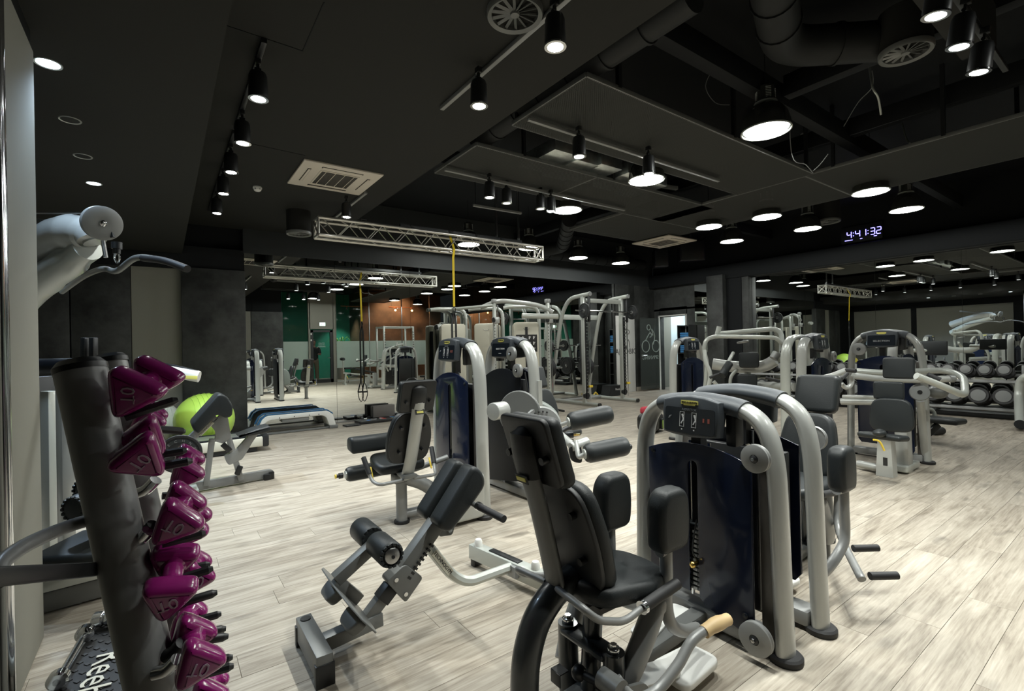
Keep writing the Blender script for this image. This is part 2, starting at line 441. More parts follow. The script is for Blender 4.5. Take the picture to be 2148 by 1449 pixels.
# rooms behind the glass
struct('floor', MB().box((7.5, -4.7, -.03), (9, 3.9, .05)), mat('back_room_floor', (.2, .18, .15), .5))
struct('wall_front_room', MB().box((5.6, -6.2, 2), (3.9, .1, 4.1)), GREENW)
struct('wall_front_room', MB().box((9.7, -4.6, 2), (4.1, .1, 4.1)), BROWNW)
struct('wall_front_room', MB().box((7.6, -5.4, 2), (.1, 1.6, 4.1)), BROWNW)
struct('wall_front_room', MB().box((3.7, -4.5, 2), (.1, 3.5, 4.1)), GREENW)
struct('ceiling', MB().box((7.5, -4.5, 4.1), (9, 3.4, .1)), BLK)
# door in the pier
dr = struct('door_1', MB().box((4.93, gy, 1.08), (.10, .1, 2.16)).box((5.70, gy, 1.08), (.10, .1, 2.16)).box((5.31, gy, 2.12), (.87, .1, .09)).box((5.31, gy, .07), (.87, .1, .14)), PLAS)
mk('pane', MB().box((5.31, gy, 1.1), (.70, .012, 1.95)), GLASSD, dr)
mk('door_handle', MB().tube([(5.64, gy+.05, 1.02), (5.64, gy+.09, 1.02), (5.52, gy+.09, 1.02)], .011), CHROME, dr)
for z in (.28, 1.75, 2.0): mk('hinge', MB().box((4.9, gy+.06, z), (.05, .03, .07)), WHITEP, dr)
for k, (tx, zz) in enumerate((('FITNESS', 1.62), ('STUDIO', 1.55), ('SPINNING', 1.48))): text(tx, .07, (5.31, gy+.012, zz), (-1, 0, 0), (0, 0, 1), PRINT, dr)
t = thing('exit_sign', 'small glowing white green exit sign above the black framed glass door', 'sign', (5.33, YB+.09, 2.40))
mk('housing', MB().box((0, 0, 0), (.24, .04, .16), bev=.006), WHITEP, t)
mk('lit_face', MB().box((0, .022, 0), (.22, .004, .13)), EXITE, t)
mk('running_figure', MB().box((-.03, .026, .0), (.015, .003, .07), (0, .3, 0)).box((.03, .026, 0), (.05, .003, .012)).ball((-.045, .026, .045), .011, 8), mat('sign_green', (.02, .3, .1), .5), t)

# doors of the back right corner
d2 = struct('door_2', MB().box((10.34, 9.0, 1.05), (.76, .05, 2.1), bev=.003), WHITEP)
def loop2(c, pts, r, mtl, par, nm, xd, yd):
    M = frame(xd, yd, c); mk(nm, MB().tube([M @ Vector((p[0], p[1], 0)) for p in pts], r, n=6, smooth=4), mtl, par)
def circ(cx, cy_, r, a0=0, a1=360, k=14): return [(cx+r*math.cos(math.radians(a0+(a1-a0)*i/k)), cy_+r*math.sin(math.radians(a0+(a1-a0)*i/k))) for i in range(k+1)]
XD, YD = (1, 0, 0), (0, 0, 1)
text('AEROBIC', .21, (10.34, 8.972, 1.12), XD, YD, PRINTK, d2, sx=1.0)
for pts in ([(-.16, .62), (-.02, .74), (.05, .70), (-.02, .62), (-.10, .58)], circ(.08, .66, .06), [(-.16, .22), (-.10, .45), (-.02, .26), (-.02, .20)], [(.16, .22), (.10, .45), (.02, .26), (.02, .20)], [(-.30, .04), (-.14, .04)]):
    loop2((10.34, 8.97, 1.0), pts, .008, PRINTK, d2, 'logo_line', XD, YD)
lf = struct('door_3', MB().box((11.15, 8.80, 1.05), (.84, .012, 2.0)), mat('dark_tinted_glass', (.05, .06, .055), .05, 0, alpha=.55, spec=.7))
text('SPINNING', .155, (11.15, 8.79, .93), (-1, 0, 0), YD, mat('etched_film', (.28, .32, .29), .6), lf)
ET = MATS['etched_film']
for pts in (circ(-.2, .25, .16), circ(.24, .25, .16), circ(-.06, .78, .075), [(-.2, .42), (-.02, .62), (.06, .55), (-.02, .5)], [(-.02, .66), (.12, .56), (.06, .74), (.2, .55), (.12, .3)]):
    loop2((11.15, 8.79, 1.0), [(-p[0], p[1]) for p in pts], .012, ET, lf, 'etched_line', (-1, 0, 0), YD)
mk('door_handle', MB().box((10.79, 8.78, 1.0), (.06, .03, .05)).tube([(10.8, 8.75, 1.0), (10.95, 8.75, 1.0)], .01), CHROME, lf)
fr = struct('trim_6', MB().box((11.6, 8.80, 1.05), (.10, .03, 2.12)).box((11.6, 7.92, 1.05), (.10, .03, 2.12)).box((11.6, 8.36, 2.1), (.10, .9, .03)), WHITEP)
# the room seen through the doorway
struct('wall_right_room', MB().box((13.9, 8.4, 1.3), (.1, 2.4, 2.7)), mat('pale_blue_wall', (.62, .72, .74), .8))
struct('wall_right_room', MB().box((12.17, 9.25, 1.3), (1.0, .1, 2.7)), BEIGE)
struct('wall_right_room', MB().box((13.27, 9.25, 1.3), (1.2, .1, 2.7)), MATS['pale_blue_wall'])
struct('wall_right_room', MB().box((12.7, 7.1, 1.3), (2.1, .1, 2.7)), BEIGE)
struct('floor', MB().box((12.8, 8.2, -.03), (2.3, 2.2, .05)), mat('side_room_floor', (.3, .27, .22), .5))
struct('ceiling', MB().box((12.8, 8.2, 2.7), (2.3, 2.2, .1)), WHITEP)
def area(name, loc, sz, pw, col=(1, 1, 1), par=None, rot=(0, 0, 0), shape='SQUARE'):
    l = bpy.data.lights.new(name, 'AREA'); l.energy = pw; l.size = sz; l.color = col; l.shape = shape
    o = bpy.data.objects.new(name, l); link(o, par); o.location = loc; o.rotation_euler = rot; return o
def spot(name, loc, pw, ang=70, col=(.97, 1, .95), par=None, rot=(0, 0, 0), rad=.03, blend=.6):
    l = bpy.data.lights.new(name, 'SPOT'); l.energy = pw; l.spot_size = math.radians(ang); l.spot_blend = blend; l.color = col; l.shadow_soft_size = rad
    o = bpy.data.objects.new(name, l); link(o, par); o.location = loc; o.rotation_euler = rot; return o
cp_ = thing('ceiling_lamp', 'square lit ceiling panel in the bright side room', 'lamp', (12.9, 8.3, 2.64))
mk('lit_panel', MB().box((0, 0, 0), (.6, .6, .02)), mat('panel_glow', (.85, .95, 1), .5, emit=40), cp_)
mk('panel_frame', MB().box((0, .31, 0), (.64, .02, .03)).box((0, -.31, 0), (.64, .02, .03)), WHITEP, cp_)
# ------------------------------------------------------------------ pendants
def pendant():
    t = thing('pendant_lamp', '', 'lamp', (0, 0, 0), 0, 'industrial pendant lamps of the gym floor')
    mk('lamp_shade', MB().lathe([(.205, .0), (.212, .004), (.21, .012), (.203, .07), (.183, .145), (.145, .205), (.10, .24), (.085, .248), (.085, .243), (.14, .20), (.178, .14), (.198, .068), (.205, .012), (.205, 0)], n=36), LAMPOUT, t)
    mk('lamp_rim', MB().lathe([(.203, -.004), (.214, -.004), (.214, .006), (.203, .006), (.203, -.004)], n=36), LSILVER, t)
    mk('light_disc', MB().lathe([(0, .014), (.19, .014), (.192, .022), (0, .022)], n=28), LAMPE, t)
    c = MB().lathe([(.088, .24), (.092, .255), (.088, .26), (.084, .26), (.076, .40), (.05, .42), (0, .42)], n=28)
    mk('ballast_housing', c, LAMPOUT, t)
    f = MB()
    for k in range(4):
        for j in range(7):
            a = math.radians(45+90*k); f.box((.079*math.cos(a), .079*math.sin(a), .285+j*.015), (.006, .045, .005), (0, 0, a))
    mk('vent_slot', f, LSILVER, t)['kind'] = 'stuff'
    mk('collar_ring', MB().lathe([(.088, .246), (.098, .248), (.098, .260), (.088, .262)], n=28), LSILVER, t)
    mk('cable', MB().cyl((0, 0, .42), (0, 0, .84), .004, n=6), PLAS, t)
    l = bpy.data.lights.new('bulb_light', 'POINT'); l.energy = BULB_W; l.color = (.97, 1, .95); l.shadow_soft_size = .008
    o = bpy.data.objects.new('bulb_light', l); link(o, t); o.location = (0, 0, .002)
    return t
P0 = pendant()
px_ = [(1607, 275), (1356, 378), (1190, 441), (1826, 403), (1901, 440), (1608, 455), (1694, 480), (1487, 476), (1535, 506), (1213, 541), (1302, 552), (983, 513), (1110, 521)]
lab = ['largest black pendant lamp with a glaring disc, nearest the camera', 'pendant lamp behind the middle track spotlight, over the shiny duct opening',
       'pendant lamp beside the far track, its housing hidden by the perforated sheet', 'pendant lamp half above the perforated sheet on the upper right',
       'open black pendant lamp at far right, just right of the clock', 'pendant lamp with ghostly housing seen through the perforated sheet, centre right',
       'black pendant lamp in front of the round diffuser, left of the clock', 'pendant lamp cut off by the raft edge above the ceiling cassette',
       'black pendant lamp between the ceiling cassette and the diffuser, right of the speakers', 'left black pendant lamp of the pair in front of the mirror fascia',
       'right black pendant lamp of the pair in front of the mirror fascia', 'pendant lamp hanging behind the middle of the truss', 'pendant lamp hanging behind the right end of the truss']
for i, (u, v) in enumerate(px_):
    q = PZ(u, v, 3.26)
    if i == 0: P0.location = q; P0['label'] = lab[0]
    else: dup(P0, loc=q, label=lab[i])
# lamps behind that the mirrors show; the first is added to brighten the foreground
for k, (x, y, s_) in enumerate(((4.6, -.9, 'pendant lamp added behind the camera to brighten the foreground'), (7.55, -.4, 'pendant lamp near the glass partition, seen in the back mirror'), (9.1, -1.6, 'pendant lamp at the glass corner, seen in the back mirror'))):
    dup(P0, loc=(x, y, 3.26), label=s_)

# ------------------------------------------------------------------ track spots
def track(a, b, label, m=None, w_=.034):
    mb = MB().bar(a, b, w_, .034)
    t = solo('light_track', label, 'light track', mb, LSILVER if m is None else m, 'ceiling light tracks')
    return t
def mkspot(lit=True, em=None):
    t = thing('track_spotlight', '', 'spotlight', (0, 0, 0), 0, 'black cylinder spotlights')
    mk('lamp_can', MB().lathe([(.046, 0), (.058, .0), (.062, .02), (.058, .15), (.05, .175), (.02, .185), (0, .185)], n=24), PLAS, t)
    mk('lamp_rim', MB().lathe([(.046, -.004), (.064, -.004), (.064, .006), (.046, .006), (.046, -.004)], n=24), CHROME if lit else LSILVER, t)
    mk('light_disc', MB().lathe([(0, .006), (.046, .006), (.046, .012), (0, .012)], n=20), em or SPOTE, t)
    mk('bracket', MB().box((0, 0, .21), (.02, .012, .07)).box((0, 0, .255), (.035, .05, .04), bev=.004).cyl((-.02, 0, .2), (.02, 0, .2), .012, n=10), PLAS, t)
    if lit: spot('spot_beam', (0, 0, -.012), SPOT_W, 100, par=t, rad=.04)
    return t
S0 = mkspot(); S1 = mkspot(False, DIME)
used = [0, 0]
def put(lit, loc, label, tilt=None, pw=None):
    i = 0 if lit else 1; src = (S0, S1)[i]
    if not used[i]: o = src; o.location = loc; o['label'] = label; used[i] = 1
    else: o = dup(src, loc=loc, label=label)
    if tilt: o.rotation_euler = tilt
    if pw:
        for c in o.children:
            if c.type == 'LIGHT': c.data = c.data.copy(); c.data.energy = pw
    return o
zc = 3.05
ordn = ['nearest', 'second nearest', 'middle', 'fourth', 'farthest']
for k, (u, v) in enumerate(((542, 207), (509, 300), (485, 361), (469, 406), (455, 447))):
    o = put(True, PZ(u, v, zc), '%s of the five spotlights in the left ceiling row' % ordn[k])
S0L = [c for c in S0.children if c.type == 'LIGHT'][0]
x_ = PZ(509, 300, zc).x
for k, (a, b) in enumerate(((3.45, 4.95), (5.05, 8.0))): track((x_, a, 3.333), (x_, b, 3.333), 'black track of the left spotlight row, %s length' % ('near' if k == 0 else 'far'), PLAS)
track((1.935, -.2, 3.333), (1.935, 3.62, 3.333), 'long metal track above the two spotlights beside the round diffuser', GREYM)
put(True, PZ(1165, 98, zc), 'near spotlight on the long metal track, top centre')
put(True, PZ(1005, 222, zc), 'far spotlight on the long metal track, at its end')
track((2.15, 6.1, 3.333), (2.15, 8.1, 3.333), 'short track over the left end of the truss', GREYM)
put(True, (1.88, 1.25, zc), 'unseen spotlight added to the long metal track above the camera to brighten the foreground', None, 125)  # out-of-view head added to brighten the tree rack post and near machine
put(True, (1.88, .3, zc), 'unseen spotlight added to the long metal track behind the camera to brighten the foreground', None, 110)  # second added head, same purpose
put(True, PZ(727, 455, zc), 'small spotlight just above the left end of the truss')
track(PZ(1108, 249, 3.3), PZ(1508, 379, 3.3), 'metal track under the big perforated sheet', GREYM)
put(True, PZ(1215, 328, zc), 'left spotlight on the track under the big perforated sheet')
put(True, PZ(1361, 364, zc), 'right spotlight on the track, in front of a pendant lamp')
track(PZ(933, 355, 3.3), PZ(1310, 440, 3.3), 'metal track under the second perforated sheet', GREYM)
put(True, PZ(1027, 414, zc), 'left spotlight on the track under the second perforated sheet')
put(True, PZ(1156, 443, zc), 'right spotlight on the far track, left of a pendant lamp')
ft = track(PZ(1045, 405, 3.3)+V(0, .62, .0), PZ(1150, 425, 3.3)+V(0, .62, .0), 'short far track with two tiny spotlights', GREYM)
for q in (PZ(1050, 406, 3.3), PZ(1145, 424, 3.3)): mk('hanger_rod', MB().cyl(q+V(0, .62, 0), V(q.x, q.y+.62, 4.1), .006, n=6), PLAS, ft)
put(False, PZ(1063, 426, 3.08), 'left tiny dim spotlight of the short far track')
put(False, PZ(1134, 438, 3.08), 'right tiny dim spotlight of the short far track')
for k, (u, v) in enumerate(((1963, 33), (2012, 98), (2053, 151))):
    put(True, PZ(u, v, 3.05), '%s black spotlight of the three at the top right corner' % ('nearest', 'middle', 'farthest')[k], (math.radians(8), 0, 0), 175)
ty = PZ(2012, 98, 3.05)
track((2.6, ty.y, 3.333), (5.2, ty.y, 3.333), 'black track of the three spotlights at the top right corner', PLAS)
# recessed downlights in the lower soffit
for k, (u, v) in enumerate(((101, 134), (147, 252), (174, 328), (197, 385))):
    q = PZ(u, v, 2.848); lit = k in (0, 3)
    t = thing('recessed_downlight', ('near lit bluish downlight in the lower left soffit', 'first unlit downlight ring behind the near lit one', 'second unlit downlight ring of the lower left soffit', 'far lit downlight at the end of the lower left soffit')[k], 'downlight', q, 0, 'recessed downlights of the left soffit')
    mk('trim_ring', MB().lathe([(.048, .0), (.057, -.003), (.059, .002), (.048, .002)], n=28), LSILVER, t)
    mk('light_disc', MB().lathe([(0, -.001), (.048, -.001), (.048, .002), (0, .002)], n=24), BLUEE if lit else PLAS, t)
    if lit: spot('downlight_beam', (0, 0, -.02), 70 if k == 0 else 260, 130, (.62, .80, 1), t, rad=.06)

# ------------------------------------------------------------------ perforated rafts, frames, ducts
def raft(name, pts, label, z=3.35):
    t = thing('perforated_ceiling_sheet', label, 'ceiling panel', ((pts[0][0]+pts[2][0])/2, (pts[0][1]+pts[2][1])/2, z), 0, 'perforated ceiling sheets')
    mb = MB().prism([(p[0], p[1]) for p in pts], .003, Matrix.Translation((0, 0, z)))
    mk('sheet', mb, MESHM, t, world=True)
    fr = MB()
    for a, b in zip(pts, pts[1:]+pts[:1]): fr.bar((a[0], a[1], z+.02), (b[0], b[1], z+.02), .022, .04)
    mk('edge_frame', fr, GREYP, t, world=True)
    return t
def rect(x0, x1, y0, y1): return [(x0, y0), (x1, y0), (x1, y1), (x0, y1)]
raft('a', rect(2.64, 6.48, 2.62, 3.58), 'big perforated sheet nearest the camera, over the large pendant lamp')
raft('b', rect(2.6, 4.3, 4.14, 5.06), 'second perforated sheet, left of the shiny ducts')
raft('c', rect(4.32, 6.8, 4.14, 5.06), 'second row perforated sheet right of the shiny ducts')
raft('d', rect(6.48, 7.95, -2.5, 2.7), 'perforated sheet at the upper right, reaching the clock wall')
raft('e', rect(6.5, 7.95, 2.72, 5.06), 'perforated sheet behind the upper right one, over the pendants')
raft('f', rect(5.85, 7.95, 5.08, 6.3), 'far perforated sheet around the second ceiling cassette')
HANG = ['at the near left corner of the big perforated sheet', 'halfway along the near edge of the big sheet', 'at the near right corner of the big sheet', 'at the far left corner of the big sheet', 'on the far edge of the big sheet', 'at the near left of the second sheet row', 'on the near edge of the second sheet row', 'nearest on the upper right sheet edge', 'second on the upper right sheet edge', 'on the outer part of the upper right sheet', 'at the left edge of the far cassette sheet', 'at the far right of the cassette sheet', 'where the second row meets the right sheets']
for hk_, (x, y) in enumerate(((3.0, 2.62), (4.7, 2.62), (6.3, 2.62), (2.7, 3.58), (4.6, 3.58), (3.2, 4.14), (4.6, 4.14), (6.48, 1.4), (6.48, 2.4), (7.4, 1.0), (5.9, 5.06), (7.9, 6.5), (6.5, 4.9))):
    solo('ceiling_hanger', 'thin black hanger strut ' + HANG[hk_], 'hanger', MB().box((x, y, 3.74), (.035, .035, .74)), PLAS, 'hanger struts of the perforated sheets')
# steel carrier beams of the open ceiling
for k, (a, b, lb) in enumerate((((2.5, 2.3, 3.72), (11.5, 2.3, 3.72), 'black carrier beam across the open ceiling, near'), ((6.6, -2.4, 3.8), (6.6, 8.9, 3.8), 'black carrier beam running to the mirror wall'), ((2.5, 5.6, 3.8), (11.5, 5.6, 3.8), 'black carrier beam across the open ceiling, far'), ((4.9, -2.4, 3.75), (4.9, 2.2, 3.75), 'black carrier beam at the top right of the view'))):
    solo('ceiling_beam', lb, 'beam', MB().bar(a, b, .12, .2), BLK)
ya_, yb_ = PZ(1914, 0, 3.35).y, PZ(2026, 0, 3.35).y
struct('trim_14', MB().box(((2.62+PZ(2013, 128, 3.35).x)/2, (ya_+yb_)/2, 3.5), (PZ(2013, 128, 3.35).x-2.62, abs(ya_-yb_), .3)), CEIL)
# galvanised ducts seen through the openings
t = thing('galvanised_duct', 'shiny galvanised sheet ducts above the opening between the perforated sheets', 'duct', (4.2, 4.3, 3.6))
for k, (u, v, wd) in enumerate(((1150, 330, .34), (1195, 350, .34), (1245, 358, .36), (1300, 375, .36), (1345, 392, .34))):
    q = PZ(u, v, 3.43); mk('duct_section', MB().box((q.x+.1, q.y+.1, 3.50), (.36, .62, .14), (0, 0, .0), bev=.006), GALV, t, world=True)
mk('duct_rail', MB().bar(PZ(1090, 345, 3.5), PZ(1420, 395, 3.5), .05, .05), GREYP, t, world=True)
# spiral duct chain, upper right
DUCTM = mat('black_duct_paint', (.014, .015, .015), .6, spec=.3)
def duct(name, label, pts, r, m=DUCTM, ribs=True):
    t = thing('spiral_duct', label, 'duct', pts[0])
    mk('duct_pipe', MB().pipe(pts, r, .25, n=20), m, t, world=True)
    if ribs:
        for a, b in zip(pts, pts[1:]):
            a = Vector(a); b = Vector(b); d = (b-a); n = max(2, int(d.length/.35))
            for i in range(1, n): q = a+d*i/n; mk('duct_rib', MB().cyl(q-d.normalized()*.012, q+d.normalized()*.012, r+.012, n=20), m, t, world=True)
    return t
a = PZ(1530, 10, 3.72); b = PZ(1640, 100, 3.75); c = PZ(1870, 85, 3.75)
duct('d', 'dark spiral air duct bending across the top right', [a+V(-.5, -.5, 0), b, c], .15)
duct('d', 'dark round duct running over the truss to the mirror wall', [PZ(1195, 460, 3.6), PZ(1205, 520, 3.45)+V(.1, .5, .12), (7.0, 8.72, 3.5), (10.8, 8.72, 3.5)], .14)
duct('d', 'dark flexible duct along the soffit edge', [(2.78, 1.8, 3.55), (2.78, 4.4, 3.55)], .12)
# round swirl diffusers
def diffuser(c, r, label, drop=0.12, m=GREYP):
    t = thing('round_diffuser', label, 'air diffuser', c)
    mk('diffuser_ring', MB().lathe([(r*.86, 0), (r, -.012), (r*1.04, 0), (r*1.04, .03), (r*.86, .03), (r*.86, 0)], n=40), m, t)
    mk('hub', MB().lathe([(0, -.008), (r*.16, -.004), (r*.18, .01), (0, .01)], n=20), m, t)
    for k in range(14):
        a_ = 2*math.pi*k/14
        if k == 0: o = mk('vane', MB().box((r*.53, 0, .01), (r*.70, .018, .004), (.6, 0, 0)), m, t); v0 = o
        else: o = bpy.data.objects.new('vane', v0.data); link(o, t); o.rotation_euler = (0, 0, a_)
    mk('duct_collar', MB().cyl((0, 0, .03), (0, 0, .03+drop), r*1.0, n=32), CEIL if drop > .2 else PLAS, t)
diffuser((PZ(1080, 30, 3.33).x, PZ(1080, 30, 3.33).y, 3.325), .165, 'big black swirl diffuser in the soffit at the top centre', .02)
diffuser(PZ(1900, 112, 3.55), .17, 'swirl diffuser under the boxed duct at the top right', .3)
diffuser(PZ(627, 491, 3.02), .165, 'swirl diffuser under the hanging black cylinder left of the truss', .32)
diffuser(PZ(1735, 459, 3.4)+V(.25, .1, 0), .2, 'swirl diffuser behind the pendants left of the clock', .5)
# ------------------------------------------------------------------ ceiling cassettes
def cassette(c, s, label, rz=0):
    t = thing('ceiling_air_conditioner', label, 'air conditioner', c, rz, 'ivory ceiling air conditioners')
    h = s/2
    mk('panel', MB().box((0, 0, -.008), (s, s, .026), bev=.01), CASSM, t)
    mk('grille', MB().box((0, 0, -.024), (s*.5, s*.56, .008), bev=.004), CASSM, t)
    sl = MB()
    for i in range(26): sl.box((0, -s*.25+i*s*.02, -.0295), (s*.46, s*.008, .003))
    o = mk('grille_slit', sl, PRINTK, t); o['kind'] = 'stuff'
    for i in range(4): mk('grille_rib', MB().box((-s*.18+i*s*.12, 0, -.031), (.006, s*.54, .004)), CASSM, t)
    for k in range(4):
        a_ = k*math.pi/2; M = Matrix.Rotation(a_, 4, 'Z')
        q = M @ Vector((0, h*.76, -.022)); mk('air_slot', MB().box(q, (s*.52, .035, .004), (0, 0, a_)), PRINTK, t)
        q = M @ Vector((0, h*.76, -.028)); mk('air_flap', MB().box(q, (s*.50, .022, .005), (.3, 0, a_) if k % 2 == 0 else (0, 0, a_)), CASSM, t)
    return t
cassette((1.68, 5.83, 3.35), .87, 'large ivory ceiling air conditioner in the soffit, left of the truss')
cassette((8.06, 5.97, 3.33), .88, 'farther ivory ceiling air conditioner right of the pendants over the mirror wall')
# smoke detectors
def detector(c, label):
    t = thing('smoke_detector', label, 'smoke detector', c)
    mk('base', MB().lathe([(0, 0), (.05, 0), (.052, -.02), (.0, -.02)], n=24), WHITEP, t)
    mk('sensor_head', MB().lathe([(.044, -.02), (.042, -.04), (.03, -.052), (0, -.054)], n=24), WHITEP, t)
    mk('slot', MB().box((.04, 0, -.03), (.006, .02, .008)).box((-.02, -.034, -.03), (.02, .006, .008)).box((.015, -.037, -.03), (.02, .006, .008)), PRINTK, t)
detector(PZ(540, 392, 3.35), 'white smoke detector left of the ceiling air conditioner')
detector(PZ(1508, 132, 4.1), 'small white detector high up at the top, right of the large sheet')
detector(PY(1347, 560, 8.95), 'tiny white detector above the corner by the white door')
detector(PZ(1688, 280, 4.1), 'small white detector right of the largest pendant lamp')
# cables dangling
for k, (P_, lb) in enumerate((([(1830, 182), (1842, 205), (1848, 240)], 'loose white cable end hanging at the top right'), ([(1897, 278), (1902, 292), (1908, 300)], 'second loose white cable end, lower right'))):
    pts = [PZ(u, v, 3.75-.1*i) for i, (u, v) in enumerate(P_)]; pts = [V(pts[0].x+.25, pts[0].y+.1, 4.09)]+pts
    solo('loose_cable', lb, 'cable', MB().tube(pts, .009, n=8, smooth=5), LSILVER)
for k, (P_, lb) in enumerate((([(1500, 140), (1480, 180), (1500, 215), (1530, 220)], 'thin grey cable looping above the large sheet'), ([(1830, 182), (1800, 215), (1770, 265)], 'thin dark cable slanting to the raft'), ([(1660, 320), (1690, 345), (1705, 362)], 'thin cable lying on the sheet edge'), ([(1737, 323), (1720, 345), (1706, 358)], 'thin cable hanging at the sheet corner'))):
    pts = [PD(u, v, 5.0+.1*i) for i, (u, v) in enumerate(P_)]
    if k in (0, 1, 2): pts = [V(pts[0].x, pts[0].y, 4.09)]+pts
    solo('thin_cable', lb, 'cable', MB().tube(pts, .004, n=6, smooth=5), GREYM)
# speakers
for u, v, wd, hh, lb in ((1385, 543, .34, .44, 'smaller black loudspeaker left of the pair under the ceiling'), (1449, 528, .62, .5, 'larger glossy black loudspeaker right of the pair')):
    q = PD(u, v, 12.4)
    t = thing('loudspeaker', lb, 'loudspeaker', (q.x, q.y, q.z-hh/2), math.radians(-38))
    mk('cabinet', MB().box((0, 0, hh/2), (wd, .3, hh), bev=.02), mat('speaker_lacquer_%d' % u, (.02, .02, .028), .25, coat=.4), t)
    mk('grille', MB().box((0, -.152, hh/2), (wd*.9, .006, hh*.9), bev=.002), PLAS, t)
    mk('bracket', MB().box((0, 0, hh+.2), (.05, .05, .4)), PLAS, t)
# clock
q = PX(1807, 489, XW-.04)
ck = thing('digital_clock', 'violet led wall clock reading 4:41:32 above the right mirrors', 'clock', (XW-.06, q.y, q.z))
mk('clock_housing', MB().box((.03, 0, 0), (.05, .72, .34), bev=.01), PLAS, ck)
SEG = {'4': 'bcfg', '1': 'bc', '3': 'abcdg', '2': 'abged'}
def digit(ch, cy0, hgt=.13, wd=.075):
    mb = MB(); h2 = hgt/2; th = .013
    for s_ in SEG[ch]:
        if s_ in 'adg': z = {'a': h2, 'd': -h2, 'g': 0}[s_]; mb.box((0, cy0, z), (.004, wd*.8, th))
        else:
            yy = cy0+(-wd/2 if s_ in 'bc' else wd/2); mb.box((0, yy, h2/2 if s_ in 'bf' else -h2/2), (.004, th, h2*.86))
    return mb
yy = .23
for ch in '4:41:32':
    if ch == ':':
        mk('clock_colon', MB().box((0, yy+.01, .03), (.004, .014, .014)).box((0, yy+.01, -.03), (.004, .014, .014)), CLOCKE, ck); yy -= .045
    else: mk('clock_digit', digit(ch, yy-.02), CLOCKE, ck); yy -= .105
mk('day_dots', MB().box((0, .22, -.11), (.004, .14, .012)).box((0, .0, -.11), (.004, .04, .012)).box((0, -.24, -.10), (.004, .05, .012)), CLOCKE, ck)
# ------------------------------------------------------------------ box truss with suspension strap
tr = thing('aluminium_truss', 'long aluminium box truss hanging below the ceiling with a strap trainer', 'truss', (3.7, 6.9, 3.0))
X0, X1, hs = 1.73, 5.63, .118
for sy_ in (-1, 1):
    for sz_ in (-1, 1): mk('chord_tube', MB().cyl((X0, 6.9+sy_*hs, 3.0+sz_*hs), (X1, 6.9+sy_*hs, 3.0+sz_*hs), .024, n=14), ALU, tr, world=True)
n_ = 18; dx = (X1-X0-.1)/n_
for sd in range(4):
    lc = MB()
    for i in range(n_):
        x0 = X0+.05+i*dx; s1 = 1 if i % 2 else -1
        def pt(x, s_):
            return {0: (x, 6.9-hs, 3+s_*hs), 1: (x, 6.9+hs, 3+s_*hs), 2: (x, 6.9+s_*hs, 3+hs), 3: (x, 6.9+s_*hs, 3-hs)}[sd]
        lc.cyl(pt(x0, -s1), pt(x0+dx, s1), .007, n=8)
    mk('lacing_rods', lc, ALU, tr, world=True)
for x in (X0, X1):
    e = MB()
    for a_, b_ in (((-1, -1), (-1, 1)), ((1, -1), (1, 1)), ((-1, -1), (1, -1)), ((-1, 1), (1, 1)), ((-1, -1), (1, 1)), ((-1, 1), (1, -1))): e.cyl((x, 6.9+a_[0]*hs, 3+a_[1]*hs), (x, 6.9+b_[0]*hs, 3+b_[1]*hs), .016, n=10)
    mk('end_brace', e, ALU, tr, world=True)
mk('mounting_bar', MB().box((4.1, 6.93, 3.19), (2.3, .06, .05)), PLAS, tr, world=True)
for x in (2.35, 3.1, 3.75, 4.25, 4.75):
    mk('clamp', MB().box((x, 6.80, 3.13), (.05, .05, .06), bev=.006).cyl((x-.04, 6.79, 3.17), (x+.04, 6.79, 3.17), .012, n=8), PLAS, tr, world=True)
for x in (4.72, 5.2): mk('drop_post', MB().cyl((x, 6.93, 3.12), (x, 6.93, 4.1), .022, n=10), STEEL, tr, world=True)
# strap trainer
sx_ = PY(944, 530, 6.88); bt = PY(743, 822, 11.3)
t = thing('suspension_trainer', 'yellow and black strap trainer hanging from the middle of the truss', 'strap trainer', (sx_.x, 6.88, 2.86))
X = sx_.x
def ribbon(pts, wd, th, m, nm):
    mb = MB()
    for a_, b_ in zip(pts, pts[1:]): mb.bar(a_, b_, wd, th, up=(0, 1, 0), bev=.0)
    mk(nm, mb, m, t, world=True)
ribbon([(X, 6.88, 3.13), (X, 6.74, 2.88), (X, 6.78, 2.76), (X+.01, 6.80, 1.98)], .038, .006, TRXY, 'yellow_strap')
mk('carabiner', MB().tube([(X+.01, 6.80, 1.98), (X+.035, 6.80, 1.93), (X+.01, 6.80, 1.86), (X-.015, 6.80, 1.93), (X+.01, 6.80, 1.98)], .006, n=8, smooth=5), PLAS, t, world=True)
for s_ in (-1, 1):
    ribbon([(X+.01, 6.8, 1.87), (X+s_*.035, 6.8, 1.7), (X+s_*.04, 6.8, .55)], .036, .005, PLAS, 'black_strap')
    mk('grip', MB().cyl((X+s_*.04-.065, 6.8+s_*.03, .34), (X+s_*.04+.065, 6.8+s_*.03, .34), .018, n=12), RUBB, t, world=True)
    mk('foot_loop', MB().tube([(X+s_*.04-.06, 6.8+s_*.03, .34), (X+s_*.04, 6.8, .56), (X+s_*.04+.06, 6.8+s_*.03, .34), (X+s_*.04+.05, 6.8, .2), (X+s_*.04, 6.8, .12), (X+s_*.04-.05, 6.8, .2), (X+s_*.04-.06, 6.8+s_*.03, .34)], .009, n=8, smooth=4, r2=.016), PLAS, t, world=True)
mk('warning_tag', MB().box((X+.035, 6.79, .62), (.03, .008, .2)), TRXY, t, world=True)
